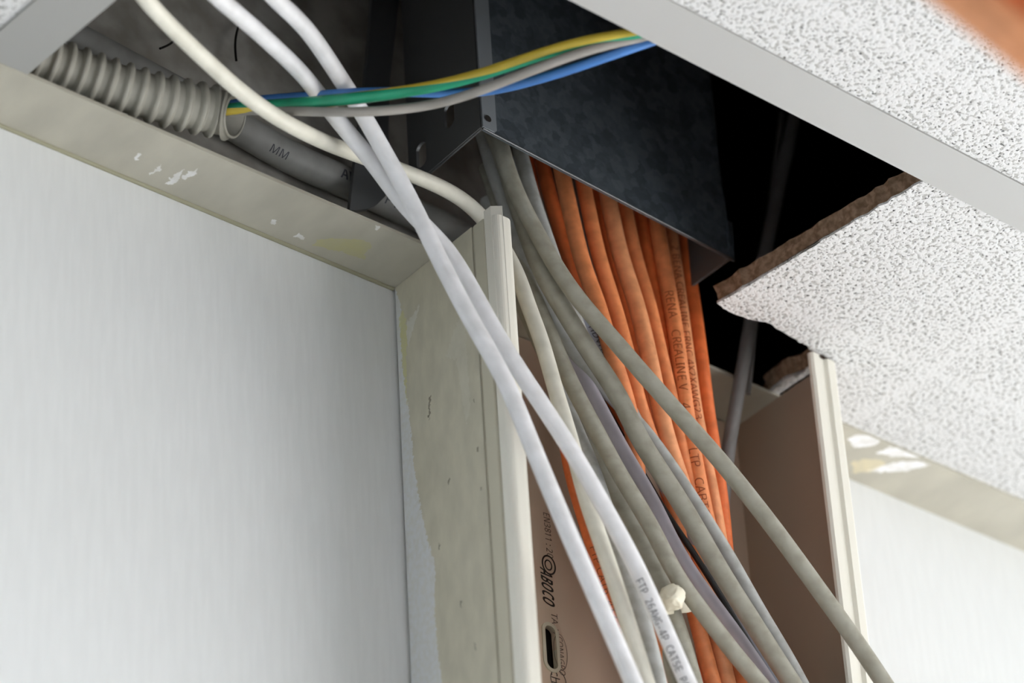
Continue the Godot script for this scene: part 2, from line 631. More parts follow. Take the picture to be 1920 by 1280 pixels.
# a ceiling tile from its outline in plan; the core shows on the edges
func tile_thing(label: String, group: String, poly: PackedVector2Array, thick: float, core_label := "") -> Node3D:
	var t := thing("ceiling_tile", label, "ceiling tile", Vector3.ZERO, group)
	var st := begin()
	poly_into(st, poly, CEIL + 0.0008, CEIL + 0.0016)
	obj("face", st.commit(), mats.tile, t)
	# the core, its edge broken unevenly
	st = begin()
	var n := noise(FastNoiseLite.TYPE_SIMPLEX, 90.0, 7, 3)
	var p := poly
	if Geometry2D.is_polygon_clockwise(p):
		p.reverse()
	var layers := 6
	var rings := []
	for j in layers + 1:
		var y := CEIL + 0.0012 + (thick - 0.0012) * j / layers
		var ring := []
		for i in p.size():
			var e := (p[(i + 1) % p.size()] - p[i - 1]).normalized()
			var off := n.get_noise_3d(p[i].x, y * 3.0, p[i].y) * 0.0012 - 0.0006 + (0.0015 * float(j) / layers if j < layers else 0.0)
			ring.append(Vector3(p[i].x + e.y * off, y, p[i].y - e.x * off))
		rings.append(ring)
	for j in layers:
		for i in p.size():
			var k := (i + 1) % p.size()
			var e := p[k] - p[i]
			var nn := Vector3(e.y, 0, -e.x).normalized()
			quad(st, rings[j][i], rings[j][k], rings[j + 1][k], rings[j + 1][i], nn)
	var tris := Geometry2D.triangulate_polygon(p)
	for i in range(0, tris.size(), 3):
		tri(st, rings[layers][tris[i]], rings[layers][tris[i + 1]], rings[layers][tris[i + 2]], Vector3.UP)
	var core := obj("core", st.commit(), mats.core, t)
	if core_label:
		core.set_meta("label", core_label)
	return t


# a line with broken, uneven steps between two plan points
func ragged(a: Vector2, b: Vector2, n: int, amp: float, seed_: int) -> PackedVector2Array:
	var rng := RandomNumberGenerator.new()
	rng.seed = seed_
	var out := PackedVector2Array()
	var d := (b - a).normalized()
	var s := Vector2(-d.y, d.x)
	for i in n:
		out.append(a.lerp(b, (i + (rng.randf() - 0.5) * 0.5) / n if i else 0.0) + s * (rng.randf() - 0.5) * 2.0 * amp * (0.0 if i == 0 else 1.0))
	return out


func ceiling_grid():
	struct("trim_1", t_bar(Vector2(-2.6, 0.1848), Vector2(0.8, 0.1383), 0.0084), mats.bar, "white metal ceiling grid bar running parallel to the wall beside the opening")
	struct("trim_2", t_bar(Vector2(-0.1621, 0.0030), Vector2(-0.1528, 0.1405), 0.0087), mats.shaded_bar, "short white cross bar of the ceiling grid at the upper left corner")
	struct("trim_3", t_bar(Vector2(0.45, 0.02), Vector2(0.45, 0.135), 0.0085), mats.bar, "white cross bar of the ceiling grid right of the cut tile")
	# the wall angle, its underside stained and dabbed with white paint
	var face := func(x: float, y: float) -> Vector2:   # plan point to the trim texture
		return Vector2((x + 0.18) / 0.52, y / 0.0245)
	var dabs := []
	for d in [[Vector2(-0.1052, 0.0086), Vector2(-0.1051, 0.0125), Vector2(-0.1043, 0.0121), Vector2(-0.104, 0.0091)], [Vector2(-0.0967, 0.0053), Vector2(-0.0975, 0.008), Vector2(-0.0968, 0.0122), Vector2(-0.0956, 0.0092)], [Vector2(-0.0906, 0.0044), Vector2(-0.0911, 0.0089), Vector2(-0.0898, 0.0136), Vector2(-0.0884, 0.0101), Vector2(-0.0886, 0.0051)], [Vector2(-0.0877, 0.009), Vector2(-0.0883, 0.0134), Vector2(-0.0871, 0.0168), Vector2(-0.0861, 0.013), Vector2(-0.0862, 0.0091)],
			[Vector2(-0.0529, 0.0062), Vector2(-0.0532, 0.0086), Vector2(-0.0518, 0.0086), Vector2(-0.0508, 0.0059)], [Vector2(-0.0246, 0.0221), Vector2(-0.0255, 0.0245), Vector2(-0.0232, 0.0244), Vector2(-0.0228, 0.023)], [Vector2(-0.0431, 0.0048), Vector2(-0.0428, 0.0067), Vector2(-0.0389, 0.0067), Vector2(-0.0395, 0.0049)]]:
		dabs.append([d, Color(0.94, 0.94, 0.94, 0.9)])
	dabs.append([[Vector2(-0.0352, 0.0044), Vector2(-0.0357, 0.0082), Vector2(-0.0298, 0.0126), Vector2(-0.0212, 0.0162), Vector2(-0.0187, 0.0118), Vector2(-0.0174, 0.0071), Vector2(-0.0256, 0.007)], Color(0.76, 0.74, 0.50, 0.6)])
	for d in [[Vector2(0.1849, 0.0185), Vector2(0.1859, 0.0233), Vector2(0.1954, 0.0256), Vector2(0.1959, 0.021), Vector2(0.1906, 0.0157)], [Vector2(0.1993, 0.0175), Vector2(0.2003, 0.0232), Vector2(0.2068, 0.0259), Vector2(0.2169, 0.0252), Vector2(0.2108, 0.0219), Vector2(0.2035, 0.0186)], [Vector2(0.2041, 0.0072), Vector2(0.2079, 0.0141), Vector2(0.2123, 0.0204), Vector2(0.221, 0.0237), Vector2(0.2173, 0.0153), Vector2(0.2099, 0.0094)]]:
		dabs.append([d, Color(0.97, 0.97, 0.98, 0.95)])
	dabs.append([[Vector2(0.1958, 0.0092), Vector2(0.2018, 0.015), Vector2(0.207, 0.0151), Vector2(0.2067, 0.0073), Vector2(0.2024, 0.0035)], Color(0.90, 0.85, 0.70, 0.7)])
	var patches := []
	for d in dabs:
		var poly := PackedVector2Array()
		for q in d[0]:
			poly.append(face.call(q.x, q.y))
		patches.append([poly, d[1]])
	var tm: StandardMaterial3D = mat(Color.WHITE, 0.5)
	tm.albedo_texture = patched(2048, 96, c8(186, 182, 168), 0.05, patches, 51, Vector2(0.002, 0.03))
	tm.texture_repeat = false
	var t := struct("trim_4", box(Vector3(-2.6, CEIL - 0.0002, 0.0005), Vector3(0.8, CEIL + 0.001, 0.0232)), mats.trim, "beige metal wall angle along the top of the white wall, dabbed with paint")
	var st := begin()
	box_into(st, Vector3(-2.6, CEIL + 0.001, 0.0002), Vector3(0.085, CEIL + 0.022, 0.0009))
	box_into(st, Vector3(0.555, CEIL + 0.001, 0.0002), Vector3(0.8, CEIL + 0.022, 0.0009))
	obj("upright_leg", st.commit(), mats.trim, t)
	st = begin()
	uv_quad(st, Vector3(-0.18, CEIL - 0.0003, 0.0), Vector3(0.34, CEIL - 0.0003, 0.0), Vector3(0.34, CEIL - 0.0003, 0.0245), Vector3(-0.18, CEIL - 0.0003, 0.0245), Vector3.DOWN)
	for s in [[-2.6, -0.18], [0.34, 0.8]]:
		quad(st, Vector3(s[0], CEIL - 0.0003, 0), Vector3(s[1], CEIL - 0.0003, 0), Vector3(s[1], CEIL - 0.0003, 0.0245), Vector3(s[0], CEIL - 0.0003, 0.0245), Vector3.DOWN)
	quad(st, Vector3(-2.6, CEIL - 0.0003, 0.0245), Vector3(0.8, CEIL - 0.0003, 0.0245), Vector3(0.8, CEIL + 0.001, 0.0245), Vector3(-2.6, CEIL + 0.001, 0.0245), Vector3.BACK)
	obj("painted_flange", st.commit(), tm, t)
	obj("olive_bead", tube(path([Vector3(-2.6, CEIL - 0.0004, 0.0003), Vector3(-0.3, CEIL - 0.0004, 0.0003), Vector3(0.0, CEIL - 0.0004, 0.0003)], 0.05), 0.0008, 8), mats.olive_bead, t).set_meta("label", "olive grey bead under the wall angle")

	# tiles
	tile_thing("white speckled ceiling tile on the room side of the long grid bar", "", PackedVector2Array([Vector2(-0.15, 0.1492), Vector2(0.445, 0.1415), Vector2(0.445, 0.735), Vector2(-0.15, 0.735)]), 0.0105)
	tile_thing("white speckled ceiling tile at the upper left corner behind the short cross bar", "", PackedVector2Array([Vector2(-0.75, 0.012), Vector2(-0.1655, 0.012), Vector2(-0.16, 0.142), Vector2(-0.75, 0.15)]), 0.0105)
	var front := Vector2(0.1018, 0.1371)
	var cut := PackedVector2Array()
	cut.append_array(ragged(front + Vector2(0.001, 0.006), Vector2(0.0931, 0.0527), 34, 0.0005, 4))
	var broken: Array = [Vector2(0.0931, 0.0527), Vector2(0.0967, 0.0516), Vector2(0.1007, 0.0514), Vector2(0.1069, 0.0519), Vector2(0.1095, 0.0522), Vector2(0.1116, 0.053), Vector2(0.1136, 0.054), Vector2(0.1164, 0.054), Vector2(0.1203, 0.053), Vector2(0.1233, 0.0528), Vector2(0.1282, 0.0523), Vector2(0.1314, 0.0515), Vector2(0.1325, 0.0519), Vector2(0.1347, 0.0516), Vector2(0.1374, 0.0503)]
	for i in broken.size() - 1:
		cut.append_array(ragged(broken[i], broken[i + 1], 3, 0.0003, 60 + i))
	cut.append_array(PackedVector2Array([Vector2(0.1372, 0.0503), Vector2(0.1466, 0.0503), Vector2(0.1466, 0.0180), Vector2(0.444, 0.0155), Vector2(0.444, 0.136), Vector2(0.3, 0.1400)]))
	tile_thing("white speckled ceiling tile with a rough sawn edge and a broken corner around the cable channel", "", cut, 0.0088, "brown fibre core showing along the sawn edge")
	var rest := PackedVector2Array()
	var left: Array = [Vector2(0.1432, 0.0229), Vector2(0.1426, 0.0268), Vector2(0.1426, 0.0284), Vector2(0.1418, 0.0325), Vector2(0.1431, 0.0353), Vector2(0.1444, 0.0382), Vector2(0.1443, 0.0409), Vector2(0.1445, 0.0441)]
	for i in left.size() - 1:
		rest.append_array(ragged(left[i], left[i + 1], 3, 0.0004, 80 + i))
	rest.append_array(PackedVector2Array([Vector2(0.1455, 0.0480), Vector2(0.1478, 0.0480), Vector2(0.1478, 0.0215), Vector2(0.1450, 0.0215)]))
	tile_thing("broken scrap of white ceiling tile on the wall angle inside the cable channel", "", rest, 0.0088, "dark broken fibre core")


# ------------------------------------------------------------------------------------------------------ trunk
func trunk():
	var t := thing("cable_channel", "open beige plastic cable channel on the wall, its left side smeared with white paint", "cable channel", Vector3(0, 0, 0))
	var y0 := 0.15
	# left side: a plate with a crease and a groove, its outer face painted along the wall
	var lx := 0.0
	var st := begin()
	var prof := PackedVector2Array([Vector2(0.0003, 0.0012), Vector2(0.0003, 0.0408), Vector2(0.0009, 0.0411), Vector2(0.0003, 0.0414), Vector2(0.0003, 0.0462), Vector2(0.0008, 0.0466), Vector2(0.0024, 0.0466), Vector2(0.0024, 0.0012)])
	poly_into(st, prof, y0, CEIL - 0.0005)
	obj("side_plate", st.commit(), mats.pvc, t)
	var edge: Array = [[0.0, 0.0], [0.0012, 0.004], [0.0026, 0.010], [0.0016, 0.02], [0.0022, 0.032], [0.0032, 0.042], [0.0047, 0.0518], [0.0058, 0.0701], [0.0080, 0.0863], [0.0120, 0.1038], [0.0142, 0.1092], [0.0126, 0.1264], [0.0134, 0.138], [0.0146, 0.1504], [0.0146, 0.2]]
	var white := PackedVector2Array([Vector2(-0.1, -0.05)])
	for e in edge:
		white.append(Vector2(e[0] / 0.0408, e[1] / 0.2))
	white.append(Vector2(-0.1, 1.05))
	var dabs := [[white, Color(0.83, 0.84, 0.85, 0.92)]]
	dabs.append([PackedVector2Array([Vector2(0.03, 0.06), Vector2(0.10, 0.05), Vector2(0.13, 0.10), Vector2(0.10, 0.16), Vector2(0.09, 0.24), Vector2(0.06, 0.17)]), Color(0.80, 0.79, 0.56, 0.7)])
	dabs.append([PackedVector2Array([Vector2(0.12, 0.085), Vector2(0.3, 0.07), Vector2(0.22, 0.10), Vector2(0.13, 0.13)]), Color(0.84, 0.84, 0.82, 0.6)])
	dabs.append([PackedVector2Array([Vector2(0.36, 0.255), Vector2(0.39, 0.25), Vector2(0.36, 0.29), Vector2(0.345, 0.29)]), Color(0.30, 0.27, 0.22, 0.7)])
	dabs.append([PackedVector2Array([Vector2(0.60, 0.2), Vector2(0.85, 0.13), Vector2(0.86, 0.32), Vector2(0.8, 0.35), Vector2(0.72, 0.22)]), Color(0.83, 0.82, 0.77, 0.35)])
	for q in [[0.80, 0.10], [0.82, 0.093], [0.9, 0.31], [0.91, 0.40], [0.93, 0.47], [0.62, 0.64], [0.55, 0.42], [0.4, 0.52], [0.75, 0.72]]:
		var c := Vector2(q[0], q[1])
		dabs.append([PackedVector2Array([c, c + Vector2(0.016, 0.002), c + Vector2(0.013, 0.011), c + Vector2(0.0, 0.010)]), Color(0.36, 0.33, 0.27, 0.7)])
	var pm: StandardMaterial3D = mat(Color.WHITE, 0.5)
	pm.albedo_texture = patched(384, 1536, c8(194, 189, 170), 0.045, dabs, 71, Vector2(0.016, 0.006))
	pm.texture_repeat = false
	st = begin()
	uv_quad(st, Vector3(0, CEIL - 0.0005, 0.0012), Vector3(0, CEIL - 0.0005, 0.0408), Vector3(0, CEIL - 0.2005, 0.0408), Vector3(0, CEIL - 0.2005, 0.0012), Vector3.LEFT)
	obj("painted_side", st.commit(), pm, t).set_meta("label", "beige outer face with a ragged strip of white paint along the wall")
	# left lip: rounded bead with a clip groove
	st = begin()
	poly_into(st, bead(0.0006, 0.0472, 0.0079, 0.0520), y0, CEIL - 0.0015)
	obj("lip", st.commit(), mats.lip, t)
	st = begin()
	poly_into(st, PackedVector2Array([Vector2(0.0004, 0.0466), Vector2(0.0018, 0.0466), Vector2(0.0040, 0.0510), Vector2(0.0034, 0.0522), Vector2(0.0004, 0.0500)]), CEIL - 0.05, CEIL + 0.0022)
	obj("clip_edge", st.commit(), mats.lip, t)
	# right side, leaning a little
	st = begin()
	poly_into(st, PackedVector2Array([Vector2(0.1462, 0.0030), Vector2(0.1486, 0.0030), Vector2(0.1480, 0.0485), Vector2(0.1455, 0.0485)]), y0, CEIL - 0.001, 0.018)
	obj("side_plate", st.commit(), mats.inner, t).set_meta("label", "inner face of the right side, shade browned into its colour")
	st = begin()
	poly_into(st, PackedVector2Array([Vector2(0.1360, 0.0500), Vector2(0.1360, 0.0512), Vector2(0.1368, 0.0520), Vector2(0.1396, 0.0520), Vector2(0.1408, 0.0508), Vector2(0.1428, 0.0506), Vector2(0.1436, 0.0518), Vector2(0.1466, 0.0518), Vector2(0.1480, 0.0508), Vector2(0.1480, 0.0485), Vector2(0.1455, 0.0485), Vector2(0.1446, 0.0498)]), y0, CEIL - 0.001, 0.014)
	obj("lip", st.commit(), mats.lip, t)
	# back with its fixing slot
	var holes := CSGCombiner3D.new()
	holes.name = "back_plate"
	t.add_child(holes, true)
	var plate := CSGBox3D.new()
	plate.name = "plate"
	plate.size = Vector3(0.1455, CEIL - 0.001 - y0, 0.0018)
	plate.position = Vector3(0.0745, (CEIL - 0.001 + y0) / 2, 0.0021)
	holes.add_child(plate)
	var slot := CSGPolygon3D.new()
	slot.name = "slot"
	slot.operation = CSGShape3D.OPERATION_SUBTRACTION
	var oval := PackedVector2Array()
	for k in 24:
		var a := TAU * k / 24
		oval.append(Vector2(0.0022 * cos(a), 0.0022 * sin(a) + (0.0054 if sin(a) > 0 else -0.0054)))
	slot.polygon = oval
	slot.depth = 0.01
	slot.position = Vector3(0.0542, 2.3836, 0.006)
	holes.add_child(slot)
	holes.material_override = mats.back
	st = begin()
	for k in 24:   # raised rim round the slot
		var a := TAU * k / 24
		var b := TAU * (k + 1) / 24
		var pt := func(ang: float, grow: float, z: float) -> Vector3:
			return Vector3(0.0542 + (0.0022 + grow) * cos(ang), 2.3836 + (0.0022 + grow) * sin(ang) + (0.0054 if sin(ang + 1e-4) > 0 else -0.0054), z)
		quad(st, pt.call(a, 0.0, 0.0034), pt.call(b, 0.0, 0.0034), pt.call(b, 0.0012, 0.0034), pt.call(a, 0.0012, 0.0034), Vector3.BACK)
		quad(st, pt.call(a, 0.0012, 0.003), pt.call(b, 0.0012, 0.003), pt.call(b, 0.0012, 0.0034), pt.call(a, 0.0012, 0.0034), Vector3(cos(a), sin(a), 0))
		quad(st, pt.call(a, 0.0, 0.0014), pt.call(b, 0.0, 0.0014), pt.call(b, 0.0, 0.0034), pt.call(a, 0.0, 0.0034), Vector3(-cos(a), -sin(a), 0))
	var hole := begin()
	for k in 24:   # dark discs put in for the shade inside the hollow slot
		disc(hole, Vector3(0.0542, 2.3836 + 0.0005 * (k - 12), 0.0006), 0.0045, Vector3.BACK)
	obj("slot_shade", hole.commit(), mats.ink, t)
	obj("slot_rim", st.commit(), mats.pvc, t)
	# print on the back, reading downwards
	var dn := Vector3(0.02, -1, 0).normalized()
	var rt := Vector3(1, 0.02, 0).normalized()
	var zf := 0.00302
	print_flat(t, Vector3(0.0561, 2.433, zf), dn, rt, "EN3811 : 20", 0.0026, mats.faint_ink, 0.9)
	print_flat(t, Vector3(0.0543, 2.4115, zf), dn, rt, "ABOCO", 0.0050, mats.ink, 0.56, true, 0.25)
	print_flat(t, Vector3(0.0564, 2.3965, zf), dn, rt, "TA-H", 0.0025, mats.faint_ink, 1.1)
	print_flat(t, Vector3(0.0579, 2.3886, zf), dn, rt, "CONAGRO", 0.0022, mats.faint_ink, 0.92)
	print_flat(t, Vector3(0.0551, 2.3754, zf), dn, rt, "cH2", 0.0034, mats.ink, 0.9)
	ring(t, Vector3(0.0557, 2.4137, 0.0031), 0.0029, 0.0036, 0.0006, mats.ink)
	ring(t, Vector3(0.0555, 2.4136, 0.0031), 0.0016, 0.0020, 0.0005, mats.ink)
	ring(t, Vector3(0.0563, 2.3727, 0.0031), 0.0032, 0.0036, 0.0003, mats.ink)
	ring(t, Vector3(0.058, 2.3832, 0.0031), 0.0028, 0.0064, 0.0002, mats.faint_ink)


func bead(x0: float, z0: float, x1: float, z1: float) -> PackedVector2Array:
	var out := PackedVector2Array([Vector2(x0, z0)])
	for k in 6:   # rounded outer corners
		var a := PI - (PI / 2) * k / 5
		out.append(Vector2(x0 + 0.0022 + 0.0022 * cos(a), z1 - 0.0022 + 0.0022 * sin(a)))
	for k in 6:
		var a := PI / 2 - (PI / 2) * k / 5
		out.append(Vector2(x1 - 0.0026 + 0.0026 * cos(a), z1 - 0.0026 + 0.0026 * sin(a)))
	out.append(Vector2(x1, z0 + 0.0008))
	out.append(Vector2(x1 - 0.0012, z0))
	return out


# a printed oval ring on the back plate
func ring(parent: Node3D, at: Vector3, rx: float, ry: float, line: float, m: Material):
	var st := begin()
	for k in 32:
		var a := TAU * k / 32
		var b := TAU * (k + 1) / 32
		quad(st, at + Vector3(rx * cos(a), ry * sin(a), 0), at + Vector3(rx * cos(b), ry * sin(b), 0), at + Vector3((rx - line) * cos(b), (ry - line) * sin(b), 0), at + Vector3((rx - line) * cos(a), (ry - line) * sin(a), 0), Vector3.BACK)
	obj("printed_ring", st.commit(), m, parent)


# ------------------------------------------------------------------------------------------------------- duct
func duct():
	var t := thing("metal_duct", "galvanised sheet metal cable duct above the plastic channel, open at the bottom", "cable duct")
	var top := 2.98
	var a := Vector3(-0.0051, 2.5272, 0.055)
	var b := Vector3(0.1000, 2.5202, 0.055)
	# front sheet
	var st := begin()
	sheet(st, [a, b, Vector3(0.1000, top, 0.055), Vector3(-0.0051, top, 0.055)], Vector3.BACK, 0.0009)
	obj("front_sheet", st.commit(), mats.galv, t)
	# bottom hem that catches the light
	obj("hem", tube(path([a + Vector3(0, 0, 0.0002), b + Vector3(0, 0, 0.0002)], 0.01), 0.00042, 8), mats.steel_edge, t)
	# left end with two slots
	var e0 := Vector2(0.055, 2.5272)
	var e1 := Vector2(0.0185, 2.5262)
	var comb := CSGCombiner3D.new()
	comb.name = "end_plate"
	t.add_child(comb, true)
	var plate := CSGPolygon3D.new()
	plate.name = "plate"
	plate.polygon = PackedVector2Array([Vector2(-e0.x, e0.y), Vector2(-e1.x, e1.y), Vector2(-e1.x, top), Vector2(-e0.x, top)])
	plate.depth = 0.001
	comb.add_child(plate)
	for s in [[0.0402, 2.5420], [0.0252, 2.5355]]:
		var hole := CSGPolygon3D.new()
		hole.name = "slot"
		hole.operation = CSGShape3D.OPERATION_SUBTRACTION
		var o := PackedVector2Array()
		for k in 20:
			var an := TAU * k / 20
			o.append(Vector2(-s[0] + 0.0026 * cos(an), s[1] + 0.0022 * sin(an) + (0.0026 if sin(an) > 0 else -0.0026)))
		hole.polygon = o
		hole.depth = 0.01
		hole.position = Vector3(0, 0, 0.005)
		comb.add_child(hole)
	comb.material_override = mats.steel
	# CSG polygons lie in x, y and go back along -z: turn so that polygon x becomes -z
	comb.position = Vector3(-0.0051, 0, 0)
	comb.rotation.y = PI / 2
	obj("end_hem", tube(path([Vector3(-0.0053, e0.y, e0.x), Vector3(-0.0053, e1.y, e1.x)], 0.01), 0.00042, 8), mats.steel_edge, t)
	# the tab of the end plate folded round the corner, riveted
	st = begin()
	sheet(st, [Vector3(-0.0055, 2.5275, 0.0558), Vector3(-0.0008, 2.5272, 0.0558), Vector3(0.0001, 2.5282, 0.0558), Vector3(0.0001, 2.5750, 0.0558), Vector3(0.0012, top, 0.0558), Vector3(-0.0050, top, 0.0558), Vector3(-0.0056, 2.5600, 0.0558)], Vector3.BACK, 0.0007)
	obj("corner_tab", st.commit(), mats.tab, t).set_meta("label", "bright folded corner tab with a rivet hole")
	st = begin()
	disc(st, Vector3(-0.0035, 2.5313, 0.0561), 0.0013, Vector3.BACK)
	obj("rivet_hole", st.commit(), mats.ink, t)
	# right end, back and the flange seen from below
	st = begin()
	sheet(st, [Vector3(0.1000, 2.5202, 0.055), Vector3(0.1000, 2.5205, 0.020), Vector3(0.1000, top, 0.020), Vector3(0.1000, top, 0.055)], Vector3.RIGHT, 0.0009)
	obj("end_sheet", st.commit(), mats.steel, t)
	st = begin()
	sheet(st, [Vector3(0.0990, 2.5200, 0.0552), Vector3(0.1012, 2.5198, 0.0552), Vector3(0.1010, 2.535, 0.0562), Vector3(0.0990, 2.535, 0.0562)], Vector3.BACK, 0.0007)
	obj("corner_fold", st.commit(), mats.galv, t)
	var h := thing("hanger_strap", "dark steel strap with a rounded end hanging in front of the grey pipe", "strap")
	st = begin()
	var sp: Array = [Vector3(-0.0142, 2.614, 0.0142), Vector3(-0.0022, 2.6201, 0.0142), Vector3(-0.0056, 2.5949, 0.0142), Vector3(-0.0089, 2.5725, 0.0142), Vector3(-0.0105, 2.5494, 0.0142), Vector3(-0.01, 2.5321, 0.0142), Vector3(-0.0108, 2.5274, 0.0142), Vector3(-0.0129, 2.5226, 0.0142), Vector3(-0.0165, 2.5176, 0.0142), Vector3(-0.02, 2.5146, 0.0142), Vector3(-0.0248, 2.5119, 0.0142), Vector3(-0.0273, 2.5112, 0.0142), Vector3(-0.0251, 2.5276, 0.0142), Vector3(-0.0217, 2.5509, 0.0142), Vector3(-0.0177, 2.5798, 0.0142)]
	sheet(st, sp, Vector3.BACK, 0.0016)
	obj("strap", st.commit(), mats.steel, h)


# a plate from its outline (any flat polygon) with thickness behind it
func sheet(st: SurfaceTool, outline: Array, n: Vector3, thick: float):
	var u := (outline[1] - outline[0] as Vector3).normalized()
	var w := n.cross(u)
	var flat := PackedVector2Array()
	for q in outline:
		flat.append(Vector2((q - outline[0]).dot(u), (q - outline[0]).dot(w)))
	var tris := Geometry2D.triangulate_polygon(flat)
	for i in range(0, tris.size(), 3):
		tri(st, outline[tris[i]], outline[tris[i + 1]], outline[tris[i + 2]], n)
		tri(st, outline[tris[i]] - n * thick, outline[tris[i + 1]] - n * thick, outline[tris[i + 2]] - n * thick, -n)
	var mid := Vector3.ZERO
	for q in outline:
		mid += q / outline.size()
	for i in outline.size():
		var p: Vector3 = outline[i]
		var q: Vector3 = outline[(i + 1) % outline.size()]
		var out := (q - p).cross(n).normalized()
		if out.dot((p + q) / 2 - mid) < 0.0:
			out = -out
		quad(st, p, q, q - n * thick, p - n * thick, out)


func disc(st: SurfaceTool, at: Vector3, r: float, n: Vector3):
	var u := n.cross(Vector3.UP).normalized()
	var w := n.cross(u)
	for k in 20:
		var a := TAU * k / 20
		var b := TAU * (k + 1) / 20
		tri(st, at, at + (u * cos(a) + w * sin(a)) * r, at + (u * cos(b) + w * sin(b)) * r, n)


# -------------------------------------------------------------------------------------------- conduit and pipe
func conduit_and_pipe():
	# corrugated conduit, its end cut at a slant
	var axis := path([Vector3(-0.1524, 2.5163, 0.015), Vector3(-0.1386, 2.5158, 0.0165), Vector3(-0.1234, 2.5142, 0.0195), Vector3(-0.1093, 2.5122, 0.0235), Vector3(-0.0953, 2.5123, 0.027), Vector3(-0.0825, 2.5133, 0.03)], 0.0005, 0.10)
	var total := 0.0
	var along := [0.0]
	for i in range(1, axis.size()):
		total += axis[i].distance_to(axis[i - 1])
		along.append(total)
	var radii := []
	for i in axis.size():
		var ph: float = (total - along[i] - 0.0024) / 0.00472
		var c := 0.5 + 0.5 * cos(TAU * ph)
		radii.append(0.0068 + 0.00145 * smoothstep(0.35, 0.95, c))
	var t := thing("corrugated_conduit", "grey corrugated plastic conduit with an open cut end, above the wall angle", "conduit")
	obj("ribbed_sleeve", slanted(tube(axis, radii, 40, 0.0, 1.0, 0.0, 0.0, false), axis, 0.008, -0.85), mats.conduit, t)
	var inner := []
	for i in axis.size():
		inner.append(0.0064)
	obj("bore", slanted(tube(axis, inner, 32, 0.0, 1.0, 0.0, 0.0, false), axis, 0.008, -0.85), mats.conduit, t)
	var rim := []
	var rim_path := PackedVector3Array()
	var fr := frames(axis)
	var last := axis.size() - 1
	for k in 41:
		var a := TAU * k / 40
		var d: Vector3 = fr[1][last] * cos(a) + fr[2][last] * sin(a)
		rim_path.append(axis[last] + d * 0.0067 + fr[0][last] * (-0.85 * 0.0067 * cos(a)))
	obj("rim", tube(rim_path, 0.00045, 8), mats.conduit, t)

	# smooth pipe with print, lying on the wall
	var pp := path([Vector3(-0.1406, 2.5406, 0.0064), Vector3(-0.1183, 2.5383, 0.0064), Vector3(-0.0941, 2.5358, 0.0064), Vector3(-0.07, 2.5333, 0.0064), Vector3(-0.0537, 2.5301, 0.0064), Vector3(-0.0356, 2.5287, 0.0064), Vector3(-0.0205, 2.5291, 0.0064), Vector3(0.0015, 2.5283, 0.0064), Vector3(0.0235, 2.5275, 0.0064)], 0.004, 0.12, 0.03)
	var pipe := obj("plastic_pipe", tube(pp, 0.0052, 28), mats.pipe)
	tag(pipe, "smooth grey plastic pipe with black print, lying along the wall above the wall angle", "pipe")
	print_on(pipe, pp, 0.0052, Vector3(-0.053, 2.5295, 0.0064), "MM", 0.0027, mats.grey_ink, 0.05, -1.0, 1.1)
	print_on(pipe, pp, 0.0052, Vector3(-0.027, 2.5263, 0.0064), "AW", 0.0034, mats.grey_ink, -0.45, -1.0, 1.0, true)
	print_on(pipe, pp, 0.0052, Vector3(-0.0128, 2.5282, 0.0064), "1PVI  L", 0.0034, mats.grey_ink, -0.1, -1.0, 1.2)


# move the vertices near the far end along the axis, so that the mouth is cut at a slant towards the room
func slanted(m: ArrayMesh, axis: PackedVector3Array, reach: float, k: float) -> ArrayMesh:
	var arr := m.surface_get_arrays(0)
	var v: PackedVector3Array = arr[Mesh.ARRAY_VERTEX]
	var e := axis[-1]
	var t := (axis[-1] - axis[-3]).normalized()
	var n := (TO_EYE - t * t.dot(TO_EYE)).normalized()
	for i in v.size():
		var s := (e - v[i]).dot(t)
		if s < reach:
			var w := clampf(1.0 - s / reach, 0.0, 1.0)
			v[i] += t * (k * (v[i] - e).dot(n) * w)
	arr[Mesh.ARRAY_VERTEX] = v
	var out := ArrayMesh.new()
	out.add_surface_from_arrays(Mesh.PRIMITIVE_TRIANGLES, arr)
	return out


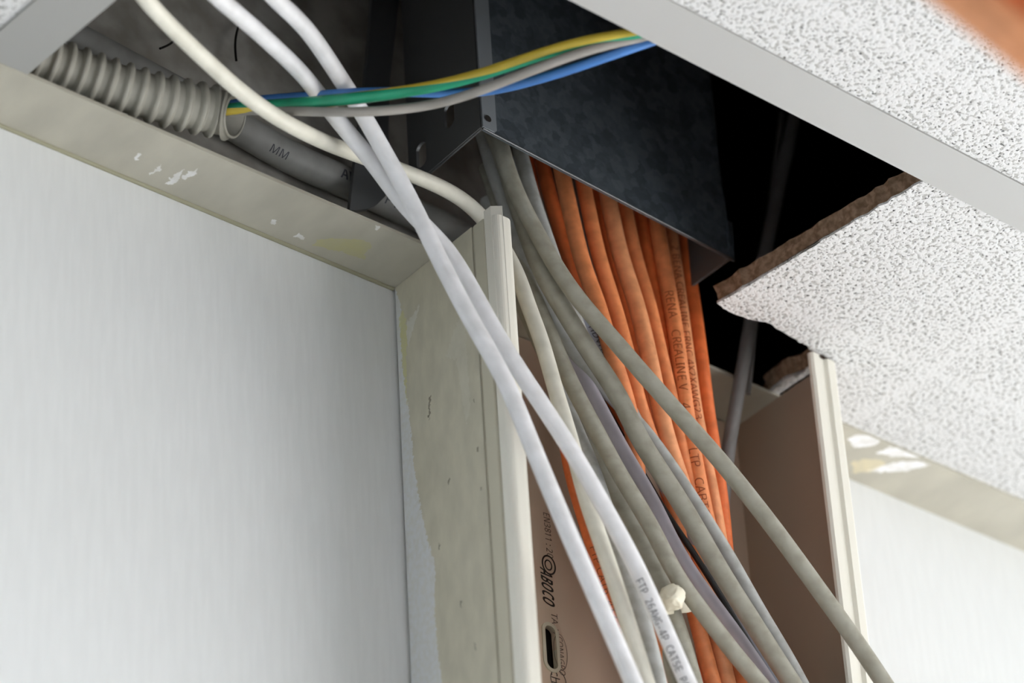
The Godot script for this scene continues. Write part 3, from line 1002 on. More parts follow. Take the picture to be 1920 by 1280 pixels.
func wires():
	var grp := ""
	var b := path([Vector3(-0.0883, 2.5143, 0.0285), Vector3(-0.0834, 2.5176, 0.0305), Vector3(-0.0762, 2.5172, 0.038), Vector3(-0.071, 2.5127, 0.05), Vector3(-0.0668, 2.5072, 0.063), Vector3(-0.0568, 2.5074, 0.071), Vector3(-0.0469, 2.5061, 0.079), Vector3(-0.0379, 2.5039, 0.088), Vector3(-0.0335, 2.5002, 0.1), Vector3(-0.0263, 2.4985, 0.116), Vector3(-0.0199, 2.4991, 0.128), Vector3(-0.0101, 2.5032, 0.1375)], 0.003, 0.0, 0.05)
	cable("blue_wire", "thin blue wire leaving the conduit, lowest of the wires at the grid bar", "wire", grp, b, 0.00145, mats.blue, 16)
	var g := path([Vector3(-0.0887, 2.5128, 0.029), Vector3(-0.0841, 2.5145, 0.0315), Vector3(-0.0777, 2.5127, 0.04), Vector3(-0.0753, 2.506, 0.053), Vector3(-0.0731, 2.4994, 0.066), Vector3(-0.0662, 2.4995, 0.0725), Vector3(-0.0576, 2.5022, 0.077), Vector3(-0.0501, 2.5037, 0.083), Vector3(-0.0426, 2.5059, 0.089), Vector3(-0.0393, 2.5035, 0.1), Vector3(-0.0345, 2.5022, 0.114), Vector3(-0.0282, 2.5021, 0.126), Vector3(-0.0169, 2.5035, 0.137)], 0.003, 0.0, 0.06)
	var gw := cable("earth_wire", "thin wire striped green and yellow, topmost at the grid bar", "wire", grp, g, 0.0018, mats.green, 18)
	obj("stripe", tube(g, 0.00186, 10, -0.28, 0.28, 0.24, 0.80), mats.yellow, gw).set_meta("label", "yellow stripe turning round the wire")
	var y := path([Vector3(-0.0883, 2.5124, 0.0285), Vector3(-0.0828, 2.5147, 0.0305), Vector3(-0.0777, 2.511, 0.04), Vector3(-0.0753, 2.5031, 0.053), Vector3(-0.0725, 2.4961, 0.065), Vector3(-0.0656, 2.495, 0.0715), Vector3(-0.0579, 2.4956, 0.077), Vector3(-0.0488, 2.4987, 0.081), Vector3(-0.0455, 2.4958, 0.092), Vector3(-0.0398, 2.4959, 0.105), Vector3(-0.0317, 2.4977, 0.12), Vector3(-0.0236, 2.5002, 0.13), Vector3(-0.0138, 2.5034, 0.137)], 0.003, 0.0, 0.06)
	cable("grey_wire", "thin grey wire sagging below the striped wire", "wire", grp, y, 0.00145, mats.wire_grey, 16)


func white_cables():
	var c := path([Vector3(-0.1568, 2.504, 0.078), Vector3(-0.1458, 2.5013, 0.073), Vector3(-0.1349, 2.5003, 0.068), Vector3(-0.1166, 2.5012, 0.06), Vector3(-0.1, 2.4994, 0.055), Vector3(-0.0841, 2.4986, 0.0515), Vector3(-0.0609, 2.5044, 0.044), Vector3(-0.036, 2.514, 0.0355), Vector3(-0.0176, 2.5173, 0.0335), Vector3(-0.0027, 2.5177, 0.0335), Vector3(0.0057, 2.5143, 0.035), Vector3(0.0116, 2.5072, 0.0365), Vector3(0.0155, 2.4981, 0.0385), Vector3(0.0188, 2.4883, 0.0405), Vector3(0.0197, 2.476, 0.0425), Vector3(0.0224, 2.4641, 0.0445), Vector3(0.0232, 2.4515, 0.0465), Vector3(0.0241, 2.4391, 0.0485), Vector3(0.0261, 2.4248, 0.0505), Vector3(0.028, 2.4005, 0.0535), Vector3(0.0301, 2.392, 0.0545), Vector3(0.0333, 2.3773, 0.056), Vector3(0.0366, 2.3608, 0.0575), Vector3(0.0407, 2.3429, 0.0585)], 0.003, 0.03, 0.12)
	cable("cream_cable", "cream white cable that dips behind the channel lip and comes out below it", "cable", "", c, 0.00248, mats.cream, 22)
	var w3 := path([Vector3(-0.1275, 2.513, 0.092), Vector3(-0.114, 2.5125, 0.086), Vector3(-0.1039, 2.5123, 0.0815), Vector3(-0.0873, 2.5151, 0.074), Vector3(-0.0695, 2.5139, 0.064), Vector3(-0.055, 2.5082, 0.058), Vector3(-0.046, 2.4992, 0.056), Vector3(-0.0378, 2.4885, 0.0555), Vector3(-0.0326, 2.4783, 0.056), Vector3(-0.0278, 2.4668, 0.057), Vector3(-0.0244, 2.4591, 0.058), Vector3(-0.0194, 2.4461, 0.06), Vector3(-0.0139, 2.4335, 0.0625), Vector3(-0.0087, 2.4211, 0.0645), Vector3(-0.0057, 2.4101, 0.0655), Vector3(0.0002, 2.3943, 0.0665), Vector3(0.0059, 2.3788, 0.0675), Vector3(0.0116, 2.3641, 0.0685), Vector3(0.0177, 2.3501, 0.069), Vector3(0.025, 2.3333, 0.0695)], 0.003, 0.03, 0.12)
	cable("white_cable", "bluish white cable crossing in front of the channel, leftmost at the bottom", "cable", "", w3, 0.00262, mats.white, 22)
	var w2 := path([Vector3(-0.1441, 2.5071, 0.087), Vector3(-0.1316, 2.5061, 0.082), Vector3(-0.1206, 2.5068, 0.0775), Vector3(-0.1047, 2.5104, 0.07), Vector3(-0.0894, 2.5125, 0.063), Vector3(-0.0731, 2.5138, 0.056), Vector3(-0.0609, 2.5089, 0.051), Vector3(-0.0522, 2.5048, 0.05), Vector3(-0.0442, 2.498, 0.0498), Vector3(-0.0376, 2.491, 0.05), Vector3(-0.0312, 2.4837, 0.0506), Vector3(-0.0217, 2.4784, 0.052), Vector3(-0.017, 2.47, 0.0535), Vector3(-0.0122, 2.4587, 0.0555), Vector3(-0.0067, 2.4449, 0.058), Vector3(-0.0007, 2.4335, 0.06), Vector3(0.005, 2.4243, 0.0615), Vector3(0.0106, 2.4159, 0.0625), Vector3(0.0172, 2.4057, 0.0635), Vector3(0.0222, 2.3972, 0.064), Vector3(0.0281, 2.3875, 0.0645), Vector3(0.0346, 2.3763, 0.065), Vector3(0.0398, 2.3646, 0.0655), Vector3(0.0443, 2.3537, 0.066), Vector3(0.049, 2.3423, 0.0665)], 0.003, 0.03, 0.12)
	var ftp := cable("white_cable", "bluish white cable printed FTP 26AWG-4P CAT5E PATCH, crossing behind its twin", "cable", "", w2, 0.00262, mats.white, 22)
	print_on(ftp, w2, 0.00262, Vector3(0.036, 2.3706, 0.0655), "FTP 26AWG-4P CAT5E PATCH CABLE", 0.0022, mats.grey_ink, 0.36, -1.0, 0.88, false, "Droid Sans Mono")


func grey_cables():
	var grp := "grey cables running down into the channel"
	var p := path([Vector3(0.0135, 2.5443, 0.0405), Vector3(0.014, 2.5369, 0.0415), Vector3(0.0155, 2.5258, 0.0425), Vector3(0.0195, 2.5139, 0.0435), Vector3(0.0253, 2.5019, 0.045), Vector3(0.0299, 2.4923, 0.046), Vector3(0.0361, 2.4826, 0.0475), Vector3(0.043, 2.4745, 0.0495), Vector3(0.0498, 2.4666, 0.0515), Vector3(0.056, 2.4578, 0.0535), Vector3(0.0619, 2.4521, 0.055), Vector3(0.0645, 2.4483, 0.0558), Vector3(0.072, 2.4395, 0.058), Vector3(0.0797, 2.4309, 0.06), Vector3(0.0869, 2.4211, 0.062), Vector3(0.0941, 2.4113, 0.064), Vector3(0.1036, 2.3991, 0.0655), Vector3(0.113, 2.3866, 0.067), Vector3(0.1216, 2.3763, 0.068), Vector3(0.1291, 2.3655, 0.069)], 0.003, 0.03, 0.12)
	cable("grey_cable", "grey cable slanting across the orange bundle and out over the right lip of the channel", "cable", grp, p, 0.0027, mats.grey, 22)
	p = path([Vector3(0.0148, 2.5486, 0.0365), Vector3(0.0187, 2.5369, 0.037), Vector3(0.0216, 2.5235, 0.0375), Vector3(0.0257, 2.5071, 0.0385), Vector3(0.028, 2.4975, 0.0392), Vector3(0.0325, 2.4884, 0.04), Vector3(0.0386, 2.4787, 0.041), Vector3(0.0436, 2.4696, 0.042), Vector3(0.0501, 2.4605, 0.0432), Vector3(0.0559, 2.4521, 0.044), Vector3(0.0573, 2.4442, 0.0445), Vector3(0.0633, 2.4358, 0.045), Vector3(0.0691, 2.4279, 0.0455), Vector3(0.0751, 2.4202, 0.046), Vector3(0.0807, 2.4108, 0.0465), Vector3(0.0868, 2.4006, 0.047), Vector3(0.094, 2.3907, 0.0475), Vector3(0.1008, 2.3815, 0.048), Vector3(0.1064, 2.3734, 0.0485), Vector3(0.1109, 2.3671, 0.049)], 0.003, 0.03, 0.12)
	cable("grey_cable", "thickest grey cable, in the middle of the grey group, lit along its upper side", "cable", grp, p, 0.0030, mats.grey, 22)
	p = path([Vector3(0.0152, 2.5549, 0.03), Vector3(0.0181, 2.5408, 0.0305), Vector3(0.0214, 2.5286, 0.031), Vector3(0.0247, 2.5187, 0.0315), Vector3(0.026, 2.5113, 0.0318), Vector3(0.028, 2.5023, 0.032), Vector3(0.0323, 2.4934, 0.0325), Vector3(0.0383, 2.4832, 0.033), Vector3(0.0446, 2.4757, 0.0335), Vector3(0.0508, 2.4681, 0.0345), Vector3(0.0571, 2.4613, 0.0355), Vector3(0.0647, 2.4559, 0.0365), Vector3(0.0701, 2.4496, 0.038), Vector3(0.0767, 2.4412, 0.039), Vector3(0.0829, 2.4319, 0.04), Vector3(0.0923, 2.4197, 0.0405), Vector3(0.0993, 2.4105, 0.0405), Vector3(0.1059, 2.4003, 0.0405), Vector3(0.1121, 2.3904, 0.041), Vector3(0.1178, 2.3825, 0.0415), Vector3(0.1226, 2.3733, 0.042)], 0.003, 0.03, 0.12)
	cable("grey_cable", "dusty grey cable passing beneath the thick one and reappearing along its right side", "cable", grp, p, 0.0024, mats.pale_grey, 20)
	p = path([Vector3(0.026, 2.5511, 0.0355), Vector3(0.0271, 2.5435, 0.036), Vector3(0.0288, 2.5329, 0.0365), Vector3(0.0307, 2.5212, 0.0375), Vector3(0.0335, 2.51, 0.0385), Vector3(0.0362, 2.4991, 0.039), Vector3(0.0404, 2.492, 0.038), Vector3(0.0438, 2.4856, 0.037), Vector3(0.0483, 2.4768, 0.0355), Vector3(0.0568, 2.4673, 0.0345), Vector3(0.0684, 2.4581, 0.035), Vector3(0.0781, 2.445, 0.034), Vector3(0.0871, 2.4341, 0.034), Vector3(0.097, 2.4216, 0.034), Vector3(0.1108, 2.4046, 0.034), Vector3(0.1283, 2.3811, 0.034)], 0.003, 0.03, 0.12)
	cable("grey_cable", "grey cable against the orange ones at the duct, slipping behind the slanting cable", "cable", grp, p, 0.0024, mats.pale_grey, 20)
	p = path([Vector3(0.0258, 2.5146, 0.029), Vector3(0.0272, 2.5033, 0.031), Vector3(0.0307, 2.4899, 0.033), Vector3(0.0339, 2.4784, 0.035), Vector3(0.0365, 2.4669, 0.0365), Vector3(0.0396, 2.4564, 0.038), Vector3(0.0433, 2.448, 0.039), Vector3(0.0466, 2.4409, 0.04), Vector3(0.0502, 2.4326, 0.041), Vector3(0.0546, 2.4235, 0.042), Vector3(0.0595, 2.4159, 0.043), Vector3(0.064, 2.4074, 0.044), Vector3(0.0668, 2.399, 0.045), Vector3(0.0701, 2.3915, 0.0455), Vector3(0.0785, 2.3833, 0.0465), Vector3(0.0843, 2.3753, 0.0475), Vector3(0.0927, 2.367, 0.0485), Vector3(0.0973, 2.3625, 0.049)], 0.003, 0.03, 0.12)
	cable("grey_cable", "grey cable passing just above and right of the knotted cable tie", "cable", grp, p, 0.0026, mats.grey, 20)
	p = path([Vector3(0.0352, 2.496, 0.024), Vector3(0.0399, 2.4779, 0.026), Vector3(0.0431, 2.46, 0.029), Vector3(0.0452, 2.4458, 0.0315), Vector3(0.0483, 2.4353, 0.0335), Vector3(0.0499, 2.4239, 0.0355), Vector3(0.051, 2.4142, 0.037), Vector3(0.0515, 2.4053, 0.0385), Vector3(0.0534, 2.3917, 0.0405), Vector3(0.0561, 2.3784, 0.0425), Vector3(0.0575, 2.3657, 0.044), Vector3(0.0588, 2.3528, 0.045)], 0.003, 0.04, 0.12)
	cable("grey_cable", "scuffed grey cable between the cream cable and the printed white one", "cable", grp, p, 0.0025, mats.pale_grey, 20)
	p = path([Vector3(0.0456, 2.473, 0.024), Vector3(0.05, 2.4579, 0.0265), Vector3(0.054, 2.4472, 0.0285), Vector3(0.0574, 2.4372, 0.03), Vector3(0.06, 2.4275, 0.0315), Vector3(0.0631, 2.4188, 0.033), Vector3(0.0676, 2.4062, 0.035), Vector3(0.071, 2.3955, 0.0365), Vector3(0.0733, 2.3838, 0.038), Vector3(0.0746, 2.3742, 0.0395), Vector3(0.076, 2.3607, 0.041)], 0.003, 0.04, 0.12)
	cable("grey_cable", "wide grey cable under the knotted cable tie", "cable", grp, p, 0.0034, mats.grey, 20)
	p = path([Vector3(0.0714, 2.402, 0.025), Vector3(0.0732, 2.3855, 0.029), Vector3(0.0752, 2.3716, 0.032), Vector3(0.0759, 2.3626, 0.034)], 0.003, 0.08, 0.12)
	cable("grey_cable", "grey cable mostly hidden behind the print of the white cable at the bottom", "cable", grp, p, 0.0018, mats.grey, 16)
	p = path([Vector3(0.0376, 2.519, 0.03), Vector3(0.0404, 2.5078, 0.031), Vector3(0.0444, 2.4982, 0.032), Vector3(0.0503, 2.4874, 0.034), Vector3(0.0543, 2.4798, 0.0345), Vector3(0.0573, 2.4751, 0.0345), Vector3(0.0615, 2.4672, 0.0345), Vector3(0.0651, 2.4611, 0.034), Vector3(0.071, 2.4526, 0.033), Vector3(0.0781, 2.4436, 0.032), Vector3(0.0848, 2.433, 0.032), Vector3(0.0909, 2.4201, 0.033), Vector3(0.097, 2.4067, 0.0345), Vector3(0.1028, 2.3957, 0.036), Vector3(0.1074, 2.387, 0.0372), Vector3(0.1113, 2.3794, 0.0382), Vector3(0.1147, 2.3729, 0.039)], 0.003, 0.03, 0.12)
	var l1 := cable("lilac_cable", "pale bluish cable with small print, beside the black cable at the bottom", "cable", "", p, 0.0024, mats.blue_grey, 20)
	print_on(l1, p, 0.0024, Vector3(0.051, 2.4832, 0.0335), "HDVHML I   A I O I", 0.0022, mats.grey_ink, -0.75, -1.0, 1.1)
	p = path([Vector3(0.0405, 2.4964, 0.027), Vector3(0.0445, 2.4832, 0.029), Vector3(0.0474, 2.4734, 0.031), Vector3(0.0501, 2.4659, 0.0325), Vector3(0.0555, 2.4536, 0.034), Vector3(0.0601, 2.4437, 0.035), Vector3(0.0651, 2.4355, 0.0355), Vector3(0.0721, 2.4259, 0.036), Vector3(0.0755, 2.4166, 0.0365), Vector3(0.0795, 2.4086, 0.037), Vector3(0.0856, 2.4, 0.0378), Vector3(0.0919, 2.3927, 0.0385), Vector3(0.0993, 2.3841, 0.0395), Vector3(0.1063, 2.3741, 0.0405)], 0.003, 0.03, 0.12)
	cable("lilac_cable", "lilac grey cable on the left of the black cable", "cable", "", p, 0.0025, mats.lilac, 20)
	p = path([Vector3(0.0714, 2.4447, 0.03), Vector3(0.0773, 2.4338, 0.031), Vector3(0.0797, 2.427, 0.0325), Vector3(0.0821, 2.4217, 0.034), Vector3(0.0866, 2.4144, 0.0355), Vector3(0.092, 2.4046, 0.037), Vector3(0.098, 2.3949, 0.038), Vector3(0.1036, 2.3846, 0.039), Vector3(0.1083, 2.3761, 0.04), Vector3(0.1116, 2.3703, 0.041)], 0.003, 0.03, 0.12)
	cable("black_cable", "very thin black cable between the lilac and the pale bluish cable", "cable", "", p, 0.0010, mats.black, 12)


func orange_cables():
	var grp := "orange cables hanging out of the duct"
	var p := path([Vector3(0.0433, 2.5622, 0.02), Vector3(0.0473, 2.534, 0.0195), Vector3(0.051, 2.5056, 0.0185), Vector3(0.0527, 2.477, 0.018), Vector3(0.0533, 2.4526, 0.018), Vector3(0.0546, 2.439, 0.018), Vector3(0.0575, 2.4291, 0.018), Vector3(0.06, 2.4179, 0.0185), Vector3(0.0621, 2.4087, 0.019), Vector3(0.0644, 2.3982, 0.0195), Vector3(0.0671, 2.3882, 0.02), Vector3(0.0701, 2.3782, 0.0205), Vector3(0.0727, 2.3676, 0.021)], 0.003, 0.05, 0.12)
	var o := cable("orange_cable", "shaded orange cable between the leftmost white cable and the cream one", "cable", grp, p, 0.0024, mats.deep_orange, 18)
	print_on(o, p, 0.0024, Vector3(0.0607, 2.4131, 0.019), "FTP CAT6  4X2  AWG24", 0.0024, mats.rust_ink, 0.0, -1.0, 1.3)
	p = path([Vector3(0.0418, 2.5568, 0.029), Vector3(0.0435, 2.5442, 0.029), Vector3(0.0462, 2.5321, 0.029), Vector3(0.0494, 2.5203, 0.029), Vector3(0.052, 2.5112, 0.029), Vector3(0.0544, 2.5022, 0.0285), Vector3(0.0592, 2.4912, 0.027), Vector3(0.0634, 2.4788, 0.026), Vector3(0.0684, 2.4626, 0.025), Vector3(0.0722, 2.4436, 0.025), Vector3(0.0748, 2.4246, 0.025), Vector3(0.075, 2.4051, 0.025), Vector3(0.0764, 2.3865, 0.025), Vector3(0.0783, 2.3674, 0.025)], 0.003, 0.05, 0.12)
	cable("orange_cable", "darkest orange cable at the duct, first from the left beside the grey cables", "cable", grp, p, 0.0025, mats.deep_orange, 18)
	p = path([Vector3(0.0429, 2.5477, 0.037), Vector3(0.0443, 2.5336, 0.0375), Vector3(0.046, 2.521, 0.038), Vector3(0.0477, 2.5065, 0.0385), Vector3(0.051, 2.4979, 0.0388), Vector3(0.053, 2.4919, 0.039), Vector3(0.0556, 2.4812, 0.039), Vector3(0.0577, 2.4714, 0.0388), Vector3(0.0614, 2.4646, 0.038), Vector3(0.0647, 2.4576, 0.037), Vector3(0.0683, 2.4434, 0.034), Vector3(0.0702, 2.4256, 0.0315), Vector3(0.0709, 2.4071, 0.03), Vector3(0.0725, 2.3866, 0.03), Vector3(0.0756, 2.3647, 0.03)], 0.003, 0.05, 0.12)
	cable("orange_cable", "orange cable second from the left at the duct, in front of the darkest one", "cable", grp, p, 0.0027, mats.orange, 20)
	p = path([Vector3(0.0522, 2.5463, 0.037), Vector3(0.0538, 2.5325, 0.0372), Vector3(0.0552, 2.5209, 0.0374), Vector3(0.0567, 2.5109, 0.0375), Vector3(0.0604, 2.5, 0.0375), Vector3(0.0632, 2.4882, 0.0375), Vector3(0.0669, 2.4735, 0.037), Vector3(0.0692, 2.4602, 0.0365), Vector3(0.0727, 2.4537, 0.0355), Vector3(0.0778, 2.4442, 0.0345), Vector3(0.0838, 2.4331, 0.033), Vector3(0.0872, 2.412, 0.031), Vector3(0.0905, 2.3918, 0.031), Vector3(0.0952, 2.3701, 0.031)], 0.003, 0.05, 0.12)
	cable("orange_cable", "orange cable third from the left where they leave the duct", "cable", grp, p, 0.0025, mats.orange, 20)
	p = path([Vector3(0.0639, 2.5536, 0.03), Vector3(0.0654, 2.5397, 0.03), Vector3(0.0673, 2.5294, 0.03), Vector3(0.0696, 2.5194, 0.03), Vector3(0.0721, 2.5075, 0.03), Vector3(0.075, 2.495, 0.0295), Vector3(0.0782, 2.4806, 0.029), Vector3(0.0807, 2.4652, 0.0285), Vector3(0.0846, 2.4464, 0.028), Vector3(0.0899, 2.4247, 0.027), Vector3(0.0939, 2.4006, 0.027), Vector3(0.0974, 2.3732, 0.027)], 0.003, 0.05, 0.12)
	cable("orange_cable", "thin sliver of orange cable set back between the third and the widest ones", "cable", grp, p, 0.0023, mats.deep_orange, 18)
	p = path([Vector3(0.0619, 2.5443, 0.038), Vector3(0.0637, 2.5296, 0.038), Vector3(0.0658, 2.5147, 0.0382), Vector3(0.0693, 2.5046, 0.0384), Vector3(0.0715, 2.4943, 0.0386), Vector3(0.0733, 2.4825, 0.0386), Vector3(0.075, 2.4731, 0.0384), Vector3(0.0766, 2.4616, 0.038), Vector3(0.0792, 2.4524, 0.0372), Vector3(0.0822, 2.4444, 0.0364), Vector3(0.0868, 2.4372, 0.0352), Vector3(0.093, 2.4151, 0.0325), Vector3(0.0972, 2.3957, 0.0315), Vector3(0.1012, 2.3719, 0.031)], 0.003, 0.05, 0.12)
	cable("orange_cable", "widest light orange cable in the middle of the bundle", "cable", grp, p, 0.0028, mats.light_orange, 20)
	p = path([Vector3(0.0713, 2.5463, 0.036), Vector3(0.0727, 2.5312, 0.0362), Vector3(0.0741, 2.5192, 0.0364), Vector3(0.0774, 2.5074, 0.0366), Vector3(0.0796, 2.4938, 0.0366), Vector3(0.0817, 2.4816, 0.0364), Vector3(0.084, 2.4716, 0.036), Vector3(0.0862, 2.4583, 0.0355), Vector3(0.0883, 2.4469, 0.035), Vector3(0.0919, 2.4346, 0.034), Vector3(0.0962, 2.4228, 0.033), Vector3(0.1003, 2.4061, 0.032), Vector3(0.1037, 2.39, 0.0315), Vector3(0.1073, 2.3737, 0.031)], 0.003, 0.05, 0.12)
	cable("orange_cable", "orange cable just right of the widest light orange one", "cable", grp, p, 0.0024, mats.orange, 18)
	p = path([Vector3(0.0807, 2.5487, 0.0335), Vector3(0.0816, 2.5338, 0.0335), Vector3(0.0825, 2.5245, 0.0335), Vector3(0.084, 2.512, 0.0335), Vector3(0.0853, 2.4974, 0.0335), Vector3(0.0865, 2.4872, 0.0335), Vector3(0.0886, 2.473, 0.033), Vector3(0.093, 2.4569, 0.032), Vector3(0.0971, 2.4446, 0.031), Vector3(0.1016, 2.4266, 0.03), Vector3(0.1078, 2.406, 0.029), Vector3(0.1129, 2.3769, 0.029)], 0.003, 0.05, 0.12)
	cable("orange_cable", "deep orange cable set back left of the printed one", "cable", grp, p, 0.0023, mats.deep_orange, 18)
	p = path([Vector3(0.084, 2.5442, 0.0375), Vector3(0.0847, 2.5311, 0.0375), Vector3(0.0852, 2.5231, 0.0376), Vector3(0.0865, 2.5105, 0.0377), Vector3(0.0876, 2.4958, 0.0378), Vector3(0.0881, 2.4816, 0.0378), Vector3(0.0886, 2.4679, 0.0376), Vector3(0.0905, 2.4535, 0.037), Vector3(0.0928, 2.4396, 0.0362), Vector3(0.0961, 2.4238, 0.035), Vector3(0.0998, 2.4118, 0.034), Vector3(0.1043, 2.3914, 0.033), Vector3(0.108, 2.3729, 0.0325)], 0.003, 0.05, 0.12)
	o = cable("orange_cable", "orange cable with clear dark printing on its front", "cable", grp, p, 0.0027, mats.orange, 20)
	print_on(o, p, 0.0027, Vector3(0.0857, 2.5093, 0.0377), "RENA    CREALINE V    4", 0.0030, mats.rust_ink, 0.05, -1.0, 1.12)
	print_on(o, p, 0.0027, Vector3(0.0905, 2.4515, 0.037), "LTP   CABTG   V", 0.0030, mats.rust_ink, 0.05, -1.0, 1.12)
	p = path([Vector3(0.0935, 2.5476, 0.035), Vector3(0.0934, 2.5363, 0.035), Vector3(0.0935, 2.5281, 0.035), Vector3(0.0942, 2.5152, 0.035), Vector3(0.0946, 2.5002, 0.035), Vector3(0.0955, 2.4857, 0.0348), Vector3(0.0963, 2.4704, 0.0345), Vector3(0.0992, 2.4522, 0.0338), Vector3(0.1016, 2.4392, 0.0332), Vector3(0.1034, 2.4241, 0.0325), Vector3(0.1064, 2.4025, 0.0315), Vector3(0.1086, 2.3738, 0.031)], 0.003, 0.05, 0.12)
	o = cable("orange_cable", "pale orange cable with faint printing, next to the rightmost one", "cable", grp, p, 0.0022, mats.light_orange, 18)
	print_on(o, p, 0.0022, Vector3(0.0933, 2.5329, 0.035), "2 BENA CREALINE FRNC 4X2XAWG23", 0.0022, mats.rust_ink, -0.1, -1.0, 1.3)
	p = path([Vector3(0.1001, 2.5477, 0.034), Vector3(0.1001, 2.5386, 0.034), Vector3(0.1002, 2.5315, 0.034), Vector3(0.1009, 2.5185, 0.034), Vector3(0.1015, 2.5035, 0.034), Vector3(0.1021, 2.4888, 0.0338), Vector3(0.1028, 2.4699, 0.0334), Vector3(0.1043, 2.458, 0.033), Vector3(0.1052, 2.4473, 0.0326), Vector3(0.1062, 2.4353, 0.032), Vector3(0.1064, 2.4183, 0.0312), Vector3(0.1072, 2.4012, 0.0305), Vector3(0.1078, 2.374, 0.03)], 0.003, 0.05, 0.12)
	cable("orange_cable", "rightmost orange cable of the bundle, bright along its edge", "cable", grp, p, 0.0025, mats.deep_orange, 20)
	# a loop of thicker orange cable hangs from the ceiling close to the camera
	p = path([Vector3(-0.125, 2.5, 0.275), Vector3(-0.131, 2.40, 0.305)] + [Vector3(-0.1357, 2.3269, 0.3409), Vector3(-0.1366, 2.3113, 0.35), Vector3(-0.1334, 2.2984, 0.3571), Vector3(-0.124, 2.292, 0.3594), Vector3(-0.1054, 2.2899, 0.3575)] + [Vector3(-0.062, 2.315, 0.345), Vector3(-0.03, 2.40, 0.325), Vector3(-0.022, 2.5, 0.315)], 0.004)
	cable("orange_loop", "blurred orange cable hanging close to the camera at the upper right corner", "cable", "", p, 0.0050, mats.light_orange, 24)
	p = path([Vector3(-0.122, 2.5, 0.295), Vector3(-0.128, 2.40, 0.322)] + [Vector3(-0.1345, 2.3172, 0.3572), Vector3(-0.1313, 2.3042, 0.3642), Vector3(-0.1219, 2.2977, 0.3665), Vector3(-0.1039, 2.2961, 0.3645)] + [Vector3(-0.055, 2.325, 0.352), Vector3(-0.018, 2.40, 0.335), Vector3(-0.008, 2.5, 0.325)], 0.004)
	cable("orange_loop", "deeper orange cable behind the blurred one, only just inside the upper right corner", "cable", "", p, 0.0050, mats.deep_orange, 24)


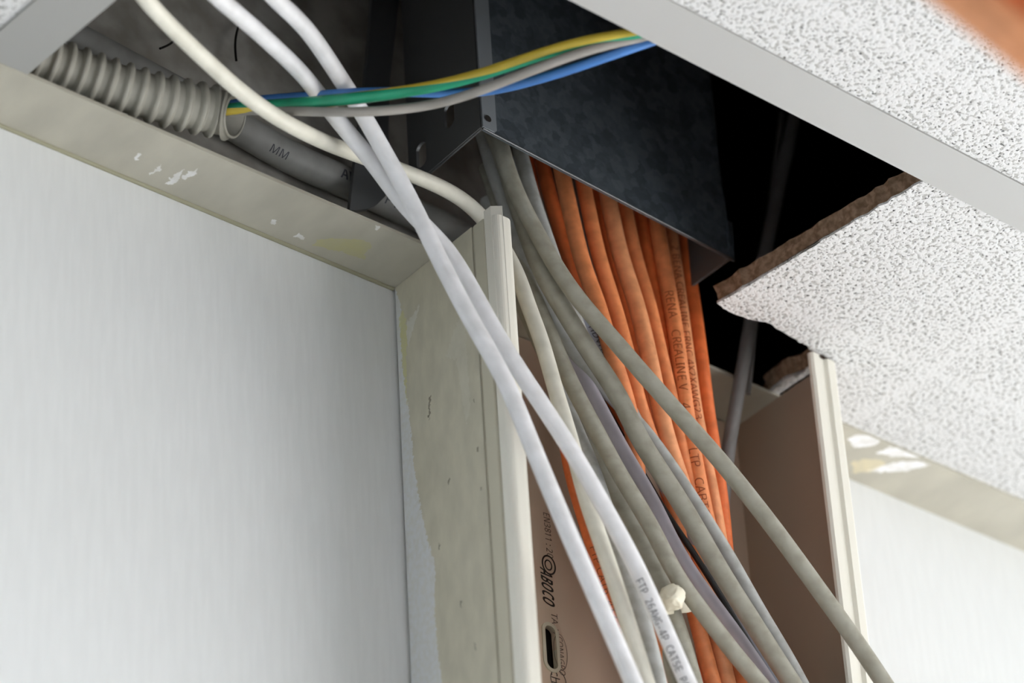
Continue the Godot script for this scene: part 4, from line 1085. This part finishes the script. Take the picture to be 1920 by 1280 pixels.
func small_things():
	var p := path([Vector3(0.1358, 2.5372, 0.031), Vector3(0.132, 2.5239, 0.03), Vector3(0.1289, 2.5118, 0.0295), Vector3(0.125, 2.4975, 0.029), Vector3(0.1211, 2.4826, 0.028), Vector3(0.1182, 2.4678, 0.026), Vector3(0.1169, 2.4559, 0.024), Vector3(0.116, 2.4407, 0.021), Vector3(0.1152, 2.4218, 0.018), Vector3(0.1133, 2.382, 0.014)], 0.003, 0.10, 0.05)
	cable("steel_cable", "smooth dark grey cable in the right half of the channel, leaning left downwards", "cable", "", p, 0.0024, mats.steel_cable, 20)
	p = path([Vector3(0.137, 2.5262, 0.0275), Vector3(0.135, 2.5168, 0.027), Vector3(0.1333, 2.5075, 0.0265), Vector3(0.1313, 2.4982, 0.0262), Vector3(0.1305, 2.4941, 0.026)], 0.003, 0.10, 0.0)
	cable("steel_cable", "very thin dark cable right behind the smooth dark grey one", "cable", "", p, 0.0009, mats.steel_cable, 12)
	# cables deep in the dark void
	p = path([Vector3(0.3283, 2.8426, -0.15), Vector3(0.3221, 2.8143, -0.15), Vector3(0.3139, 2.7858, -0.15), Vector3(0.308, 2.7589, -0.15), Vector3(0.3032, 2.7302, -0.15)], 0.004, 0.10, 0.02)
	cable("void_cable", "faint dark cable in the black void, left one beside the duct", "cable", "", p, 0.0016, mats.void_cable, 12)
	p = path([Vector3(0.3306, 2.811, -0.12), Vector3(0.322, 2.7823, -0.12), Vector3(0.3124, 2.7555, -0.12), Vector3(0.3038, 2.7297, -0.12), Vector3(0.2987, 2.7102, -0.12)], 0.004, 0.10, 0.02)
	cable("void_cable", "faint dark cable in the black void, right one above the sawn tile edge", "cable", "", p, 0.0018, mats.void_cable, 12)
	# nylon tie round the bundle
	var t := thing("cable_tie", "off white nylon cable tie with a lumpy head around the wide grey cable", "cable tie")
	var strap := begin()
	var sp: Array = [path([Vector3(0.0611, 2.3847, 0.035), Vector3(0.0586, 2.3798, 0.0405), Vector3(0.0613, 2.3796, 0.042), Vector3(0.066, 2.3826, 0.0422), Vector3(0.0701, 2.3849, 0.0425), Vector3(0.0755, 2.3866, 0.041), Vector3(0.0821, 2.3904, 0.0375), Vector3(0.0904, 2.397, 0.033)], 0.001)]
	var line: PackedVector3Array = sp[0]
	for i in line.size() - 1:
		var a := line[i]
		var b := line[i + 1]
		var w := Vector3(-0.25, 0.95, 0.1).normalized() * 0.0021
		var n := (b - a).cross(w).normalized()
		if n.z < 0:
			n = -n
		quad(strap, a - w, b - w, b + w, a + w, n)
		quad(strap, a - w - n * 0.0008, b - w - n * 0.0008, b + w - n * 0.0008, a + w - n * 0.0008, -n)
		quad(strap, a - w, b - w, b - w - n * 0.0008, a - w - n * 0.0008, -w.normalized())
		quad(strap, a + w, b + w, b + w - n * 0.0008, a + w - n * 0.0008, w.normalized())
	obj("strap", strap.commit(), mats.nylon, t)
	var head := SphereMesh.new()
	head.radius = 0.0031
	head.height = 0.0062
	head.radial_segments = 28
	head.rings = 16
	var arr := head.get_mesh_arrays()
	var v: PackedVector3Array = arr[Mesh.ARRAY_VERTEX]
	var nz := noise(FastNoiseLite.TYPE_SIMPLEX, 260.0, 12, 2)
	for i in v.size():
		var q := v[i] / 0.0031
		var sq := Vector3(signf(q.x) * pow(absf(q.x), 0.6), signf(q.y) * pow(absf(q.y), 0.6), signf(q.z) * pow(absf(q.z), 0.7))
		v[i] = sq * 0.0034 * (1.0 + 0.22 * nz.get_noise_3d(v[i].x, v[i].y, v[i].z))
	arr[Mesh.ARRAY_VERTEX] = v
	var hm := ArrayMesh.new()
	hm.add_surface_from_arrays(Mesh.PRIMITIVE_TRIANGLES, arr)
	var sm := SurfaceTool.new()
	sm.create_from(hm, 0)
	sm.generate_normals()
	var ho := obj("head", sm.commit(), mats.nylon, t)
	ho.position = Vector3(0.0675, 2.3851, 0.0455)
	ho.rotation = Vector3(0.2, 0.3, -0.35)
	# two bits of binding wire stuck in the plaster
	p = path([Vector3(-0.0842, 2.5641, 0.0012), Vector3(-0.087, 2.5581, 0.004), Vector3(-0.089, 2.555, 0.0052), Vector3(-0.0915, 2.5526, 0.006), Vector3(-0.0949, 2.5491, 0.0075)], 0.001)
	cable("binding_wire", "bent black bit of binding wire on the grey plaster, left of the pair", "wire", "", p, 0.0004, mats.black, 8)
	p = path([Vector3(-0.0608, 2.5789, 0.0015), Vector3(-0.0632, 2.5736, 0.0035), Vector3(-0.0648, 2.5686, 0.0045), Vector3(-0.065, 2.5641, 0.005), Vector3(-0.0638, 2.5611, 0.0045)], 0.001)
	cable("binding_wire", "upright black bit of binding wire on the grey plaster, right of the pair", "wire", "", p, 0.0004, mats.black, 8)
